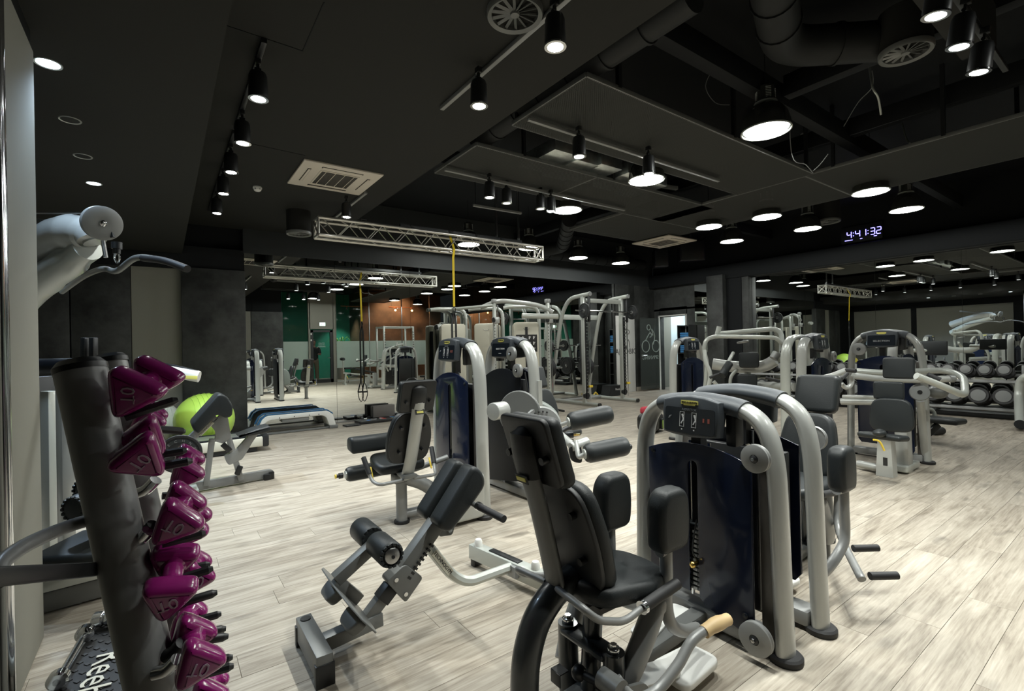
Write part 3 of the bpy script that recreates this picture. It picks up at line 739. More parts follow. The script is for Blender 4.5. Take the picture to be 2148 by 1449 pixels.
# ------------------------------------------------------------------ strength machine tower (local: front faces -X, arch in the YZ plane)
NX = (-1, 0, 0)
def tower(t, Hh=1.07, Wd=.72, front=True, back=True, title='SELECTION', panel=NAVY, icons=True, rot180=False, pulleys=((-.09, -.30, .83),), detail=True, tube_=None, posted=True):
    k = Hh/1.07; w2 = Wd/2; TB = tube_ or SILVER
    def P(y, z): return (0, y*Wd/.72, z*k)
    arch = [P(-.36, .02), P(-.352, .30), P(-.345, .60), P(-.335, .80), P(-.305, .93), P(-.245, 1.0), P(-.16, 1.03), P(0, 1.045), P(.16, 1.03), P(.245, 1.0), P(.305, .93), P(.335, .80), P(.345, .60), P(.352, .30), P(.36, .02)]
    mk('arch_tube', MB().tube(arch, .033, r2=.055, ref=(1, 0, 0), n=20, smooth=5), TB, t)
    for s_ in (-1, 1): mk('foot_cap', MB().lathe([(0, 0), (.062, 0), (.066, .008), (.066, .024), (.058, .032), (0, .032)], (0, s_*w2, 0), n=24), RUBB, t)
    # moulded head cover around the top of the arch
    sl = [Vector(P(y, z)) for y, z in ((-.21, 1.018), (-.16, 1.03), (-.08, 1.04), (0, 1.045), (.08, 1.04), (.16, 1.03), (.21, 1.018))]
    hd = mk('head_cover', MB().tube(sl, .042, r2=.066, ref=(1, 0, 0), n=20, smooth=5), CONS, t)
    zt = 1.045*k
    for sgn, on, fr in ((-1, front, True), (1, back, False)):
        if not on: continue
        hw = .150*Wd/.72
        c = MB(); pts = [(-hw*.93, -.155), (-hw*.6, -.163), (0, -.168), (hw*.6, -.163), (hw*.93, -.155), (hw, -.06), (hw*.97, .0), (hw*.5, .018), (0, .024), (-hw*.5, .018), (-hw*.97, .0), (-hw, -.06)]
        M = frame((0, sgn, 0), (-.10*sgn, 0, 1), (sgn*.066, 0, zt+.006))
        c.prism(pts, .06, M, bev=.012); mk('display_housing', c, CONS, t)
        q = M @ Vector((0, -.092, .031))
        mk('display_face', MB().prism(rrect(hw*1.72, .115, .012), .003, frame((0, sgn, 0), (-.10*sgn, 0, 1), q)), SCREEN, t)
        n_ = M.to_3x3() @ Vector((0, 0, 1)); xa = M.to_3x3() @ Vector((1, 0, 0)); ya = M.to_3x3() @ Vector((0, 1, 0))
        lp = mk('logo_plate', MB().prism([(-.044, -.008), (-.03, -.008), (-.03, -.013), (.03, -.013), (.03, -.008), (.044, -.008), (.044, .008), (.03, .010), (-.03, .010), (-.044, .010)], .003, Matrix.Translation(M @ Vector((0, -.010, .032))) @ M.to_3x3().to_4x4()), YELL, t)
        if detail: text('TECHNOGYM', .0135, M @ Vector((0, -.010, .0342)), xa, ya, PRINTK, lp)
        if fr and icons:
            ic = MB()
            R_ = M.to_3x3()
            def bx(x, y, a_, b_, r_=0):
                ic.box(M @ Vector((x, y, .0335)), (a_, b_, .001), R_ @ Matrix.Rotation(r_, 3, 'Z'))
            for cx in (-.035, .028):
                bx(cx-.012, -.088, .0015, .07); bx(cx+.010, -.088, .0015, .07); bx(cx-.001, -.055, .022, .0015); bx(cx-.001, -.121, .022, .0015)
                bx(cx+.002, -.070, .009, .012, .3); bx(cx+.006, -.085, .006, .022, .25); bx(cx, -.1, .005, .02, -.5); bx(cx, -.134, .006, .006)
            bx(-.10, -.078, .012, .002, .4); bx(-.105, -.086, .010, .002, .4)
            o = mk('instruction_print', ic, PRINT, t); o['kind'] = 'stuff'
            if detail:
                text('ABDUCTOR' if title == 'ABD' else 'MACHINE', .014, M @ Vector((0, -.043, .0335)), xa, ya, MATS['console_print'] if 'console_print' in MATS else mat('console_print', (.12, .13, .14), .5), t)
                mk('warning_icons', MB().box(M @ Vector((.075, -.085, .0335)), (.008, .018, .001), R_).box(M @ Vector((.10, -.085, .0335)), (.010, .02, .001), R_), MATS['rust_icon'] if 'rust_icon' in MATS else mat('rust_icon', (.3, .08, .06), .5), t)
        if not fr or not icons:
            text('SELECTION', .021, M @ Vector((0, -.085, .0335)), xa, ya, PRINT, t, sx=1.25)
            mk('maker_line', MB().box(M @ Vector((0, -.125, .0335)), (.04, .004, .001), M.to_3x3()), PRINT, t)
    # neck under the housing
    mk('neck', MB().box((0, .02, zt-.20), (.05, .05, .12)), PLAS, t); mk('cable_cover', MB().box((0, -.16, zt-.12), (.07, .05, .14), bev=.01), PLAS, t)
    # front smoked panel with slot
    yo = -.05
    zb = .10; za = .80*k; zm = .855*k; hw = .262*Wd/.72
    top = [(-hw+i*hw/6, za+(zm-za)*(1-((i-6)/6.0)**2)) for i in range(13)]
    sw = .024; sc_ = .015*Wd/.72
    def panelpoly(slot):
        o = [(hw, zb+.02), (hw*.97, zb), ]
        o = []
        o += [(hw, zb+.1), (hw, za)] + [(x, z) for x, z in top[::-1]][1:-1] + [(-hw, za), (-hw, zb+.03), (-hw+.03, zb-.02)]
        if slot:
            st = za-.03
            o += [(sc_-sw-.03, zb+.02), (sc_-sw, zb+.05), (sc_-sw, st-.02)] + [(sc_+sw*math.cos(a_), st-.02+sw*math.sin(a_)) for a_ in [math.pi*(1-i/8) for i in range(1, 8)]] + [(sc_+sw, st-.02), (sc_+sw, zb+.06)]
        o += [(hw-.03, zb+.06)]
        return o
    if front:
        M = frame((0, 1, 0), (0, 0, 1), (-.075, yo+.04, 0))
        mk('front_panel', MB().prism(panelpoly(True), .014, M, bev=.003), panel, t)
        for y, z in ((-hw+.03, za-.01), (hw-.03, za-.01), (-hw+.035, zb+.06)): mk('panel_bolt', MB().cyl((-.082, y+yo+.04, z), (-.088, y+yo+.04, z), .012, n=14).cyl((-.086, y+yo+.04, z), (-.092, y+yo+.04, z), .006, n=6), SCREEN, t)
        # stack
        n_ = 14
        for i in range(n_):
            z = .17+i*.022
            if i == 0: p0 = mk('weight_plate', MB().box((-.02, sc_+yo+.04, z), (.07, .20, .019), bev=.002), GRAPH, t)
            else:
                o = bpy.data.objects.new('weight_plate', p0.data); link(o, t); o.location = (0, 0, i*.022)
        lb = MB()
        for i in range(n_-1): lb.box((-.057, sc_+yo+.052, .17+i*.022), (.002, .020, .012))
        o = mk('weight_number_label', lb, PRINT, t); o['kind'] = 'stuff'
        for s_ in (-.05, .05): mk('guide_rod', MB().cyl((-.02, sc_+yo+.04+s_, .12), (-.02, sc_+yo+.04+s_, zm), .009, n=10), CHROME, t)
        mk('selector_pin', MB().cyl((-.055, sc_+yo+.03, .30), (-.10, sc_+yo+.03, .30), .010, n=12).ball((-.105, sc_+yo+.03, .30), .016, 12), BRASS, t)
        mk('pin_cord', MB().tube([(-.07, sc_+yo+.03, .31), (-.085, sc_+yo+.045, .36), (-.07, sc_+yo+.03, .50)], .004, n=6, smooth=4), PLAS, t)
    mk('inner_housing', MB().box((.02, yo+.04, (zb+za)/2+.02), (.05, hw*1.9, za-zb-.08), bev=.006), PLAS, t)
    if back:
        M = frame((0, 1, 0), (0, 0, 1), (.082, yo+.04, 0))
        mk('back_panel', MB().prism(panelpoly(False), .014, M, bev=.003), NAVY2, t)
    if posted: mk('guide_column', MB().box((0, -hw-.035+yo+.04, za*.5+.04), (.075, .05, za-.06), bev=.006), mat('umber_column_paint', (.09, .083, .075), .4, .3) if 'umber_column_paint' not in MATS else MATS['umber_column_paint'], t)
    mk('base_frame', MB().box((0, 0, .055), (.11, Wd-.06, .07), bev=.012), GREYM, t)
    for (x, y, z) in pulleys: pulley(t, (x, y, z*k if z > .2 else z), .058 if z > .2 else .068)
    return t
def pulley(t, c, r, ax=(-1, 0, 0), m=None):
    p = mk('pulley', MB().lathe([(0, -.008), (r*.92, -.008), (r, -.012), (r, -.006), (r*.93, 0), (r, .006), (r, .013), (r*.95, .015), (r*.3, .017), (r*.28, .012), (0, .012)], c, ax, n=36), m or GREYM, t)
    mk('pulley_bolt', MB().lathe([(0, .012), (r*.26, .012), (r*.26, .018), (r*.16, .022), (0, .024)], c, ax, n=18), PLAS, p)
    mk('axle_bolt', MB().lathe([(0, .022), (r*.13, .022), (r*.12, .030), (0, .030)], c, ax, n=6), CHROME, p)
    return p
def cushion(mb, c, d, rot=(0, 0, 0), bev=.03): return mb.box(c, d, rot, bev, 5)
def pad_outline(w1, w2, h, r): # rounded trapezoid: w1 bottom, w2 top
    P = fillet([Vector((-w1/2*.8, -h/2, 0)), Vector((w1/2, -h/2, 0)), Vector((w2/2, h/2, 0)), Vector((-w2/2, h/2, 0)), Vector((-w1/2, -h/2, 0)), Vector((w1/2*.7, -h/2, 0))], r)
    return P
def rpoly(pts, r, k=5):
    out = []; n = len(pts)
    for i in range(n):
        a, b, c = Vector(pts[i-1]), Vector(pts[i]), Vector(pts[(i+1) % n]); d1 = (a-b); d2 = (c-b); rr = min(r, d1.length*.48, d2.length*.48)
        p = b+d1.normalized()*rr; q = b+d2.normalized()*rr
        for j in range(k+1):
            s = j/k; v = p*(1-s)**2+b*2*s*(1-s)+q*s*s; out.append((v.x, v.y))
    return out
def pad(name, pts, th, o, xd, yd, m, t, bev=.018, r=.05, world=True, label=None):
    """upholstered pad: rounded outline, thickness th centred on o"""
    return mk(name, MB().prism(rpoly(pts, r), th, frame(xd, yd, o), bev), m, t, world=world, label=label)

# ------------------------------------------------------------------ abductor / adductor machine. local: tower at origin, user sits on -X facing +X
def thigh_machine(t, spread=.14, fx=0):
    # everything below in local metres
    cy_ = -.06
    # rear post and spine
    mk('rear_post', MB().tube([(-1.12, cy_, .012), (-1.125, cy_, .16), (-1.115, cy_, .29), (-1.07, cy_, .40), (-.99, cy_, .47), (-.90, cy_, .50)], .046, r2=.05, ref=(0, 1, 0), n=18, smooth=6), GRAPH, t)
    mk('foot_cap', MB().lathe([(0, 0), (.058, 0), (.06, .02), (0, .022)], (-1.12, cy_, 0), n=20), RUBB, t)
    mk('spine_post', MB().tube([(-.975, cy_, .46), (-1.005, cy_, .60), (-1.05, cy_, .78), (-1.09, cy_, .91), (-1.10, cy_, .95)], .026, r2=.042, ref=(0, 1, 0), n=16, smooth=5), GREYP, t)
    lp = mk('logo_plate', MB().box((-1.118, cy_, .885), (.003, .062, .03), (0, -.32, 0)), PRINTK, t)
    mk('logo_badge', MB().box((-1.1205, cy_, .885), (.003, .048, .014), (0, -.32, 0)), YELL, lp)
    bx = Vector((.34, 0, -.94)); 
    up_ = Vector((-.31, 0, .95)).normalized()
    # headrest: cushion and rear shell
    hc = Vector((-1.075, cy_, .975))
    pad('headrest', [(-.125, -.125), (.125, -.125), (.125, .12), (-.125, .12)], .058, hc+Vector((.035, 0, 0)), (0, -1, 0), up_, LEATH, t, r=.035, world=False, bev=.022)
    pad('headrest_shell', [(-.12, -.12), (.12, -.12), (.122, .122), (-.122, .122)], .022, hc, (0, -1, 0), up_, LEATHR, t, r=.03, world=False, bev=.006)
    mk('spine_sleeve', MB().tube([(-1.085, cy_, .89), (-1.095, cy_, .93), (-1.108, cy_, .98), (-1.115, cy_, 1.03), (-1.10, cy_, 1.045)], .030, r2=.056, rads=(1, 1, .95, .6), ref=(0, 1, 0), n=16, smooth=3), LEATHR, t)
    up2 = Vector((-.26, 0, .965)).normalized()
    bc = Vector((-.915, cy_, .665))
    pad('backrest', [(-.15, -.20), (.15, -.20), (.168, .0), (.13, .20), (-.13, .20), (-.168, .0)], .062, bc+Vector((.02, 0, 0)), (0, -1, 0), up2, LEATH, t, r=.08, world=False, bev=.024)
    pad('backrest_shell', [(-.145, -.195), (.145, -.195), (.162, .0), (.125, .195), (-.125, .195), (-.162, .0)], .022, bc+Vector((-.018, 0, 0)), (0, -1, 0), up2, LEATHR, t, r=.08, world=False, bev=.006)
    for y in (-.09, .09):
        for z, x in ((.60, -.945), (.76, -.985), (.96, -1.10)): mk('pad_bolt', MB().cyl((x+.03, cy_+y, z), (x-.008, cy_+y, z-.005), .013, n=12), PLAS, t)
    # seat
    pad('seat', [(-.22, -.10), (-.17, -.17), (.05, -.185), (.20, -.12), (.22, 0), (.20, .12), (.05, .185), (-.17, .17), (-.22, .10)], .07, (-.72, cy_, .455), (1, 0, -.12), (0, 1, 0), LEATH, t, r=.07, world=False, bev=.03)
    mk('seat_base', MB().box((-.74, cy_, .405), (.26, .20, .02)).box((-.82, cy_, .43), (.16, .12, .04)), PLAS, t)
    mk('seat_post', MB().cyl((-.80, cy_, .40), (-.83, cy_, .06), .036, n=18), GRAPH, t)
    # side hand grips
    for s_ in (-1, 1):
        y = cy_+s_*.20
        mk('side_handle', MB().pipe([(-1.0, cy_+s_*.03, .50), (-1.02, y-.02*s_, .50), (-.98, y, .46), (-.86, y, .415), (-.78, y, .43), (-.58, y, .455)], .012, .05, n=12), GREYM, t)
        mk('hand_grip', MB().cyl((-.76, y, .434), (-.58, y, .455), .020, n=16), RUBB, t)
        mk('grip_collar', MB().cyl((-.775, y, .432), (-.762, y, .433), .023, n=16), CHROME, t)
    # cross member with pivots
    mk('pivot_bridge', MB().bar((-.84, cy_+.10, .255), (-.84, cy_-.12, .255), .09, .022, bev=.01), GRAPH, t)
    for y in (.10, -.13):
        mk('pivot_barrel', MB().cyl((-.84, cy_+y, .02), (-.84, cy_+y, .275), .038, n=20), GRAPH, t)
        mk('pivot_nut', MB().cyl((-.84, cy_+y, .275), (-.84, cy_+y, .292), .022, n=18, bev=.004).cyl((-.84, cy_+y, .292), (-.84, cy_+y, .302), .012, n=6), CHROME, t)
    mk('lock_bar', MB().tube([(-.90, cy_-.02, .17), (-.86, cy_-.18, .165)], .014, n=10).ball((-.90, cy_-.02, .17), .028, 10).cyl((-.88, cy_-.09, .168), (-.87, cy_-.13, .166), .022, n=12), PLAS, t)
    mk('lock_paddle', MB().box((-.965, cy_+.03, .15), (.004, .05, .045), bev=.001).box((-.945, cy_+.03, .172), (.04, .05, .004)), PLAS, t)
    for y in (-.10, .06): mk('adjust_knob', MB().lathe([(0, 0), (.035, 0), (.04, .012), (.035, .03), (0, .03)], (-.80, cy_+y, .075), (0, 0, 1), n=12), PLAS, t)
    # main floor beam to the tower
    mk('floor_beam', MB().bar((-1.12, cy_, .05), (-.05, .0, .05), .075, .06, bev=.012), GREYP, t)
    # swinging arms with thigh pads
    for s_ in (-1, 1):
        yy = cy_+s_*spread
        mk('swing_arm', MB().tube([(-.84, cy_+s_*.12, .12), (-.78, cy_+s_*.15, .20), (-.70, cy_+s_*.16, .32), (-.66, cy_+s_*.16, .385)], .040, n=16, smooth=5), GREYM, t)
        mk('arm_cap', MB().ball((-.655, cy_+s_*.16, .39), .042, 16), GREYM, t)
        mk('pad_arm', MB().tube([(-.56+fx, yy, .56), (-.56+fx, yy, .46), (-.565+fx, yy, .36), (-.55+fx, yy, .29), (-.50+fx, yy-.01*s_, .235), (-.42+fx, yy-.02*s_, .19), (-.33+fx, yy-.03*s_, .165)], .024, n=14, smooth=6), GREYM, t)
        mk('arm_end_cap', MB().cyl((-.335+fx, yy-.03*s_, .166), (-.315+fx, yy-.032*s_, .16), .026, n=16), PLAS, t)
        mk('pad_bracket', MB().tube([(-.60+fx, yy, .555), (-.47+fx, yy, .565)], .022, n=14), GREYM, t)
        pad('thigh_pad', [(-.085, -.115), (.075, -.115), (.088, -.02), (.082, .08), (.05, .115), (-.05, .115), (-.085, .07), (-.092, -.02)], .085, (-.54+fx, yy, .665), (1, 0, 0), (0, .0, 1), LEATH, t, r=.04, world=False, bev=.026)
        mk('footrest', MB().prism(rpoly([(-.10, -.05), (.10, -.05), (.115, .05), (-.09, .06)], .03), .012, Matrix.Translation((-.60+.24*(s_ > 0), cy_+s_*.10, .085)) @ Matrix.Rotation(.25*s_, 4, 'Z'), .003), WHITEP, t)
        mk('foot_plate', MB().prism(rpoly([(-.13, -.09), (.13, -.07), (.12, .07), (-.12, .09)], .05), .03, Matrix.Translation((-.42+.22*(s_ > 0), cy_+s_*.12, .055)), .008), WHITEP, t)
    # release lever with pale grip
    mk('side_plate', MB().prism(rpoly([(-.10, -.10), (.10, -.10), (.08, .06), (-.08, .10)], .04), .012, frame((1, 0, 0), (0, 0, 1), (-.86, cy_-.22, .14))), GREYP, t)
    mk('release_lever', MB().tube([(-.96, cy_-.25, .30), (-.93, cy_-.29, .25), (-.84, cy_-.30, .235), (-.74, cy_-.31, .28), (-.66, cy_-.31, .33), (-.58, cy_-.32, .35)], .017, n=12, smooth=6), GREYM, t)
    mk('lever_pivot', MB().cyl((-.97, cy_-.20, .28), (-.97, cy_-.28, .28), .032, n=18), GREYP, t)
    mk('lever_grip', MB().tube([(-.60, cy_-.318, .343), (-.55, cy_-.325, .352), (-.475, cy_-.33, .348)], .0215, n=14, smooth=3, rads=(1, 1.12, .95)), WOODG, t)
    return t
T = thing('abductor_machine', 'nearest machine, leg abductor with blue smoked front and black seat facing it', 'gym machine', (2.07, 1.34, 0), 0)
tower(T, 1.07, .72, back=False, title='ABD', pulleys=((-.10, -.305, .84), (-.11, -.295, .10)))
thigh_machine(T)
T2 = thing('adductor_machine', 'second low machine, back to back behind the nearest, its seat on the right', 'gym machine', (2.40, 1.34, 0), math.pi)
tower(T2, 1.09, .72, back=False, pulleys=((-.10, .305, .84),))
thigh_machine(T2, .37, .14)
# the two foot pegs of the adductor's outward arm, near side
for k, (u, v, dd) in enumerate(((1790, 1150, 2.55), (1825, 1208, 2.3))):
    q = PD(u, v, dd); mk('foot_peg', MB().cyl(q, q+V(.07, -.05, 0).normalized()*.13, .018, n=14), RUBB, T2, world=True)
mk('peg_arm', MB().tube([PD(1757, 1040, 2.85), PD(1757, 1100, 2.8), PD(1770, 1140, 2.65), PD(1800, 1200, 2.35), PD(1808, 1215, 2.3)], .019, n=14, smooth=5), GREYM, T2, world=True)

# ------------------------------------------------------------------ leg machines (twin towers in the middle)
def seat_assembly(t, s=1, rot=0):
    """user faces local +Y; origin under the seat"""
    mk('seat_post', MB().cyl((0, .12, .015), (0, .12, .38), .042, n=18), GREYM, t)
    mk('foot_cap', MB().lathe([(0, 0), (.058, 0), (.06, .02), (0, .022)], (0, .12, 0), n=20), RUBB, t)
    mk('spine_post', MB().tube([(0, .02, .36), (0, -.06, .50), (0, -.14, .70), (0, -.215, .91), (0, -.225, .95)], .026, r2=.048, ref=(1, 0, 0), n=16, smooth=5), SILVER, t)
    lp = mk('logo_plate', MB().box((0, -.235, .875), (.07, .004, .034), (-.33, 0, 0)), PRINTK, t)
    mk('logo_badge', MB().box((0, -.238, .875), (.05, .004, .015), (-.33, 0, 0)), YELL, lp)
    mk('spine_sleeve', MB().tube([(0, -.205, .905), (0, -.222, .95), (0, -.238, 1.0), (0, -.24, 1.04), (0, -.225, 1.06)], .030, r2=.058, rads=(1, 1, .95, .6), ref=(1, 0, 0), n=16, smooth=3), LEATHR, t)
    up_ = Vector((0, -.31, .95)).normalized()
    pad('headrest', [(-.135, -.12), (.135, -.12), (.135, .115), (-.135, .115)], .06, (0, -.175, .985), (1, 0, 0), up_, LEATH, t, r=.03, world=False, bev=.022)
    pad('headrest_shell', [(-.13, -.115), (.13, -.115), (.132, .115), (-.132, .115)], .02, (0, -.212, .985), (1, 0, 0), up_, LEATHR, t, r=.03, world=False, bev=.005)
    up2 = Vector((0, -.27, .96)).normalized()
    pad('backrest', [(-.15, -.20), (.15, -.20), (.175, .0), (.12, .20), (-.12, .20), (-.175, .0)], .06, (0, -.03, .675), (1, 0, 0), up2, LEATH, t, r=.08, world=False, bev=.024)
    pad('backrest_shell', [(-.145, -.195), (.145, -.195), (.17, .0), (.115, .195), (-.115, .195), (-.17, .0)], .022, (0, -.07, .675), (1, 0, 0), up2, LEATHR, t, r=.08, world=False, bev=.006)
    for x in (-.09, .09):
        for z, y in ((.58, -.055), (.76, -.105), (.95, -.20)): mk('pad_bolt', MB().cyl((x, y, z), (x, y-.03, z-.01), .012, n=12), PLAS, t)
    pad('seat', [(-.185, -.12), (-.19, .05), (-.15, .23), (.15, .23), (.19, .05), (.185, -.12)], .075, (0, .17, .44), (1, 0, 0), (0, 1, .12), LEATH, t, r=.07, world=False, bev=.03)
    mk('seat_rail', MB().box((0, .15, .385), (.10, .42, .03), bev=.006).box((0, .12, .345), (.14, .1, .08), bev=.02), GREYP, t)
    for s_ in (-1, 1):
        mk('side_handle', MB().pipe([(s_*.04, -.02, .36), (s_*.22, -.02, .355), (s_*.25, .05, .37), (s_*.27, .14, .50)], .0125, .05, n=12), GREYM, t)
        mk('hand_grip', MB().cyl((s_*.258, .08, .42), (s_*.275, .155, .53), .0185, n=14), RUBB, t)
        mk('lever_tab', MB().box((s_*.235, .10, .42), (.012, .012, .09), (-.5, 0, 0), bev=.003), YELLP, t)
def roller(t, a, b, r, nm='leg_roller', m=None):
    a = Vector(a); b = Vector(b); d = (b-a).normalized(); ln = (b-a).length
    o = mk(nm, MB().lathe([(0, 0), (r*.5, 0), (r*.8, .004), (r*.97, .022), (r, .05), (r, ln-.05), (r*.97, ln-.022), (r*.8, ln-.004), (r*.5, ln), (0, ln)], a, d, n=26), m or LEATH, t)
    mk('roller_cap', MB().cyl(a-d*.008, a+d*.012, r*.52, n=20), LSILVER, o)
    return o
T = thing('leg_curl_machine', 'seated leg curl machine at centre left with its seat seen from behind', 'gym machine', (2.0, 3.55, 0), 0)
tower(T, 1.40, .74, back=False, pulleys=(), title='CURL')
S_ = bpy.data.objects.new('seat_group', None)
def local_child_seat(par, off, rz):
    """builds the seat parts directly under par, placed with offset/rotation"""
    before = set(o.name for o in par.children)
    seat_assembly(par)
    M = Matrix.Translation(Vector(off)) @ Matrix.Rotation(rz, 4, 'Z')
    for o in list(par.children):
        if o.name not in before: o.matrix_local = M @ o.matrix_local
bpy.data.objects.remove(S_)
local_child_seat(T, (-.54, -.17, 0), 0)
mk('cross_beam', MB().pipe([(-.54, -.05, .06), (0, -.05, .06)], .035, n=14).bar((0, -.38, .06), (0, .38, .06), .10, .08), GREYM, T)
mk('swing_shroud', MB().pipe([(-.50, -.05, .33), (-.36, -.10, .27), (-.20, -.14, .10)], .05, .1, n=16), GREYM, T)
mk('base_shroud', MB().prism(rpoly([(-.30, 0), (.06, 0), (.06, .34), (-.02, .30)], .04), .12, frame((1, 0, 0), (0, 0, 1), (-.08, -.36, .03)), .02), SILVER, T)
roller(T, (-.86, .26, .355), (-.46, .26, .36), .058)
mk('roller_knob', MB().cyl((-.885, .26, .355), (-.915, .26, .355), .022, n=14).cyl((-.915, .26, .355), (-.935, .26, .355), .014, n=12), PLAS, T)
mk('roller_knob_tip', MB().cyl((-.935, .26, .355), (-.944, .26, .355), .016, n=12), YELLP, T)
mk('thigh_pad', MB().prism(rpoly([(-.075, -.07), (.075, -.05), (.07, .05), (-.05, .06)], .04), .34, frame((0, 1, 0), (0, 0, 1), (-.68, .20, .595)), .02), LEATH, T)
mk('crank_arm', MB().pipe([(-.42, .26, .36), (-.40, .10, .34), (-.1, .02, .42)], .022, .06, n=12), GREYM, T)
T = thing('leg_extension_machine', 'leg extension machine with two big black rollers right of centre', 'gym machine', (2.56, 3.58, 0), math.pi)
tower(T, 1.41, .74, back=True, pulleys=(), title='EXT')
local_child_seat(T, (-.66, -.30, 0), 0)
# turn the seat to face the rollers (towards the camera); seat is local +Y = world -Y here
TE = T
def pulley_w(t, u, v, x, r, ax=(-1, 0, 0)):
    q = WM[t.name].inverted() @ PX(u, v, x); a = WM[t.name].inverted().to_3x3() @ Vector(ax); return pulley(t, q, r, a)
pulley_w(TE, 1073, 742, 2.46, .062); pulley_w(TE, 1086, 777, 2.44, .058)
ca = WM[TE.name].inverted()
q1 = PX(1101, 780, 2.46); q2 = PX(1122, 900, 2.46)
mk('cable_belt', MB().tube([q1, q2], .006, n=8), PLAS, TE, world=True)
c = PX(1064, 868, 2.5)
mk('cam_disc', MB().lathe([(0, -.01), (.165, -.01), (.172, -.004), (.172, .004), (.165, .01), (0, .01)], PD(1090, 868, 3.55), (-1, -.5, 0), n=44), GREYP, TE, world=True)
q = PD(1046, 862, 3.42)
mk('counterweight', MB().cyl(q+V(-.05, 0, 0), q+V(.07, .03, 0), .062, n=28, bev=.006), SILVER, TE, world=True)
mk('counterweight_rod', MB().cyl(q+V(.05, .0, -.03), PD(1090, 893, 3.35), .013, n=12), LSILVER, TE, world=True)
mk('hub_dial', MB().lathe([(0, -.03), (.135, -.03), (.14, -.02), (.14, .02), (.13, .03), (0, .03)], PD(1137, 893, 3.5), (-.6, -.8, .1), n=40), GREYM, TE, world=True)
ph = MB()
for k in range(7):
    a_ = math.radians(70+k*16); M = frame((-.8, .6, 0), (0, 0, 1), PD(1137, 893, 3.5)); ph.ball(M @ Vector((-.105*math.cos(a_), .105*math.sin(a_), .0)) + V(-.6, -.8, .1).normalized()*.032, .008, 8)
o = mk('adjuster_hole', ph, PRINTK, TE, world=True); o['kind'] = 'stuff'
mk('lever_arm', MB().pipe([PD(1137, 893, 3.45), PD(1168, 905, 3.3), PD(1205, 938, 3.1)], .026, .05, n=14), SILVER, TE, world=True)
mk('pivot_barrel', MB().cyl(PD(1197, 938, 3.05), PD(1232, 925, 3.12), .030, n=18, bev=.004), SILVER, TE, world=True)
mk('toothed_plate', MB().prism(rpoly([(-.05, .04), (.04, .05), (.045, -.07), (-.03, -.05)], .03), .012, frame((1, -.3, 0), (0, 0, 1), PD(1207, 950, 3.05))), PLAS, TE, world=True)
def wroller(a, b, r): 
    M = WM[TE.name].inverted(); return roller(TE, M @ a, M @ b, r)
wroller(PD(1193, 885, 3.25), PD(1282, 867, 3.32), .063)
wroller(PD(1227, 952, 2.98), PD(1316, 934, 3.05), .061)
mk('roller_tip', MB().ball(PD(1320, 937, 3.05), .02, 12), PLAS, TE, world=True)
mk('roller_arm', MB().pipe([PD(1150, 900, 3.4), PD(1170, 893, 3.3), PD(1196, 884, 3.25)], .014, .04, n=12), SILVER, TE, world=True)
mk('roller_arm', MB().pipe([PD(1207, 925, 3.06), PD(1214, 960, 3.0), PD(1230, 951, 2.98)], .016, .02, n=12), SILVER, TE, world=True)
mk('side_grip', MB().pipe([PD(1168, 912, 3.35), PD(1190, 896, 3.4), PD(1215, 896, 3.4)], .018, .05, n=12), PLAS, TE, world=True)
mk('release_handle', MB().cyl(PD(1186, 913, 3.3), PD(1203, 912, 3.3), .022, n=14, bev=.006), CONS, TE, world=True)
mk('release_tip', MB().cyl(PD(1203, 912, 3.3), PD(1216, 911, 3.3), .006, n=10), BRASS, TE, world=True)
mk('side_shroud', MB().prism(rpoly([(-.16, -.3), (.2, -.3), (.17, .05), (.02, .17), (-.16, .19)], .12), .18, frame((.8, -.6, 0), (0, 0, 1), PD(1135, 880, 4.3)), .03), mat('grey_green_shroud', (.16, .18, .165), .5), TE, world=True)
mk('upright_post', MB().box(PD(1131, 850, 4.1), (.04, .04, .42)), SILVER, TE, world=True)

# ------------------------------------------------------------------ hyperextension bench
hb = thing('back_extension_bench', 'grey forty five degree back extension bench with split black hip pads', 'exercise bench', (1.03, 2.2, 0))
yc = 2.2
def H_(name, mb, m, **k): return mk(name, mb, m, hb, world=True, **k)
H_('front_crossbar', MB().box((.50, 2.17, .075), (.065, .36, .10), bev=.004), GREYP)
for y in (2.0, 2.34): H_('crossbar_cap', MB().box((.50, y, .045), (.075, .03, .09), bev=.004), PLAS)
H_('crossbar_plug', MB().lathe([(0, 0), (.022, 0), (.022, .004), (0, .004)], (.50, 2.31, .125), n=18), PLAS)
H_('floor_beam', MB().bar((.53, 2.17, .07), (.80, 2.19, .085), .06, .06), GREYP)
H_('lower_tube', MB().bar((.72, 2.19, .085), (.985, 2.19, .335), .05, .055), GREYP)
H_('adjust_sleeve', MB().bar((.855, 2.185, .215), (1.09, 2.185, .455), .066, .078, bev=.006), GREYP)
H_('adjust_plate', MB().prism(rpoly([(-.055, -.075), (.075, -.075), (.075, .05), (-.03, .08)], .02), .075, frame((.7, 0, .7), (-.7, 0, .7), (.89, 2.18, .225)), .003), GREYP)
H_('black_collar', MB().bar((.80, 2.185, .165), (.85, 2.185, .212), .058, .066), PLAS)
rk = MB()
for k in range(8): q = V(.925+k*.017, 2.148, .245+k*.0172); rk.box(q, (.012, .012, .02), (0, -.78, 0))
o = H_('adjust_rack', rk, PLAS); o['kind'] = 'stuff'
H_('adjust_bolt', MB().cyl((.86, 2.145, .255), (.86, 2.138, .255), .010, n=14), CHROME)
H_('adjust_bolt', MB().cyl((.905, 2.145, .175), (.905, 2.138, .175), .010, n=14), CHROME)
H_('upper_tube', MB().bar((1.06, 2.185, .42), (1.24, 2.185, .60), .06, .06), GREYP)
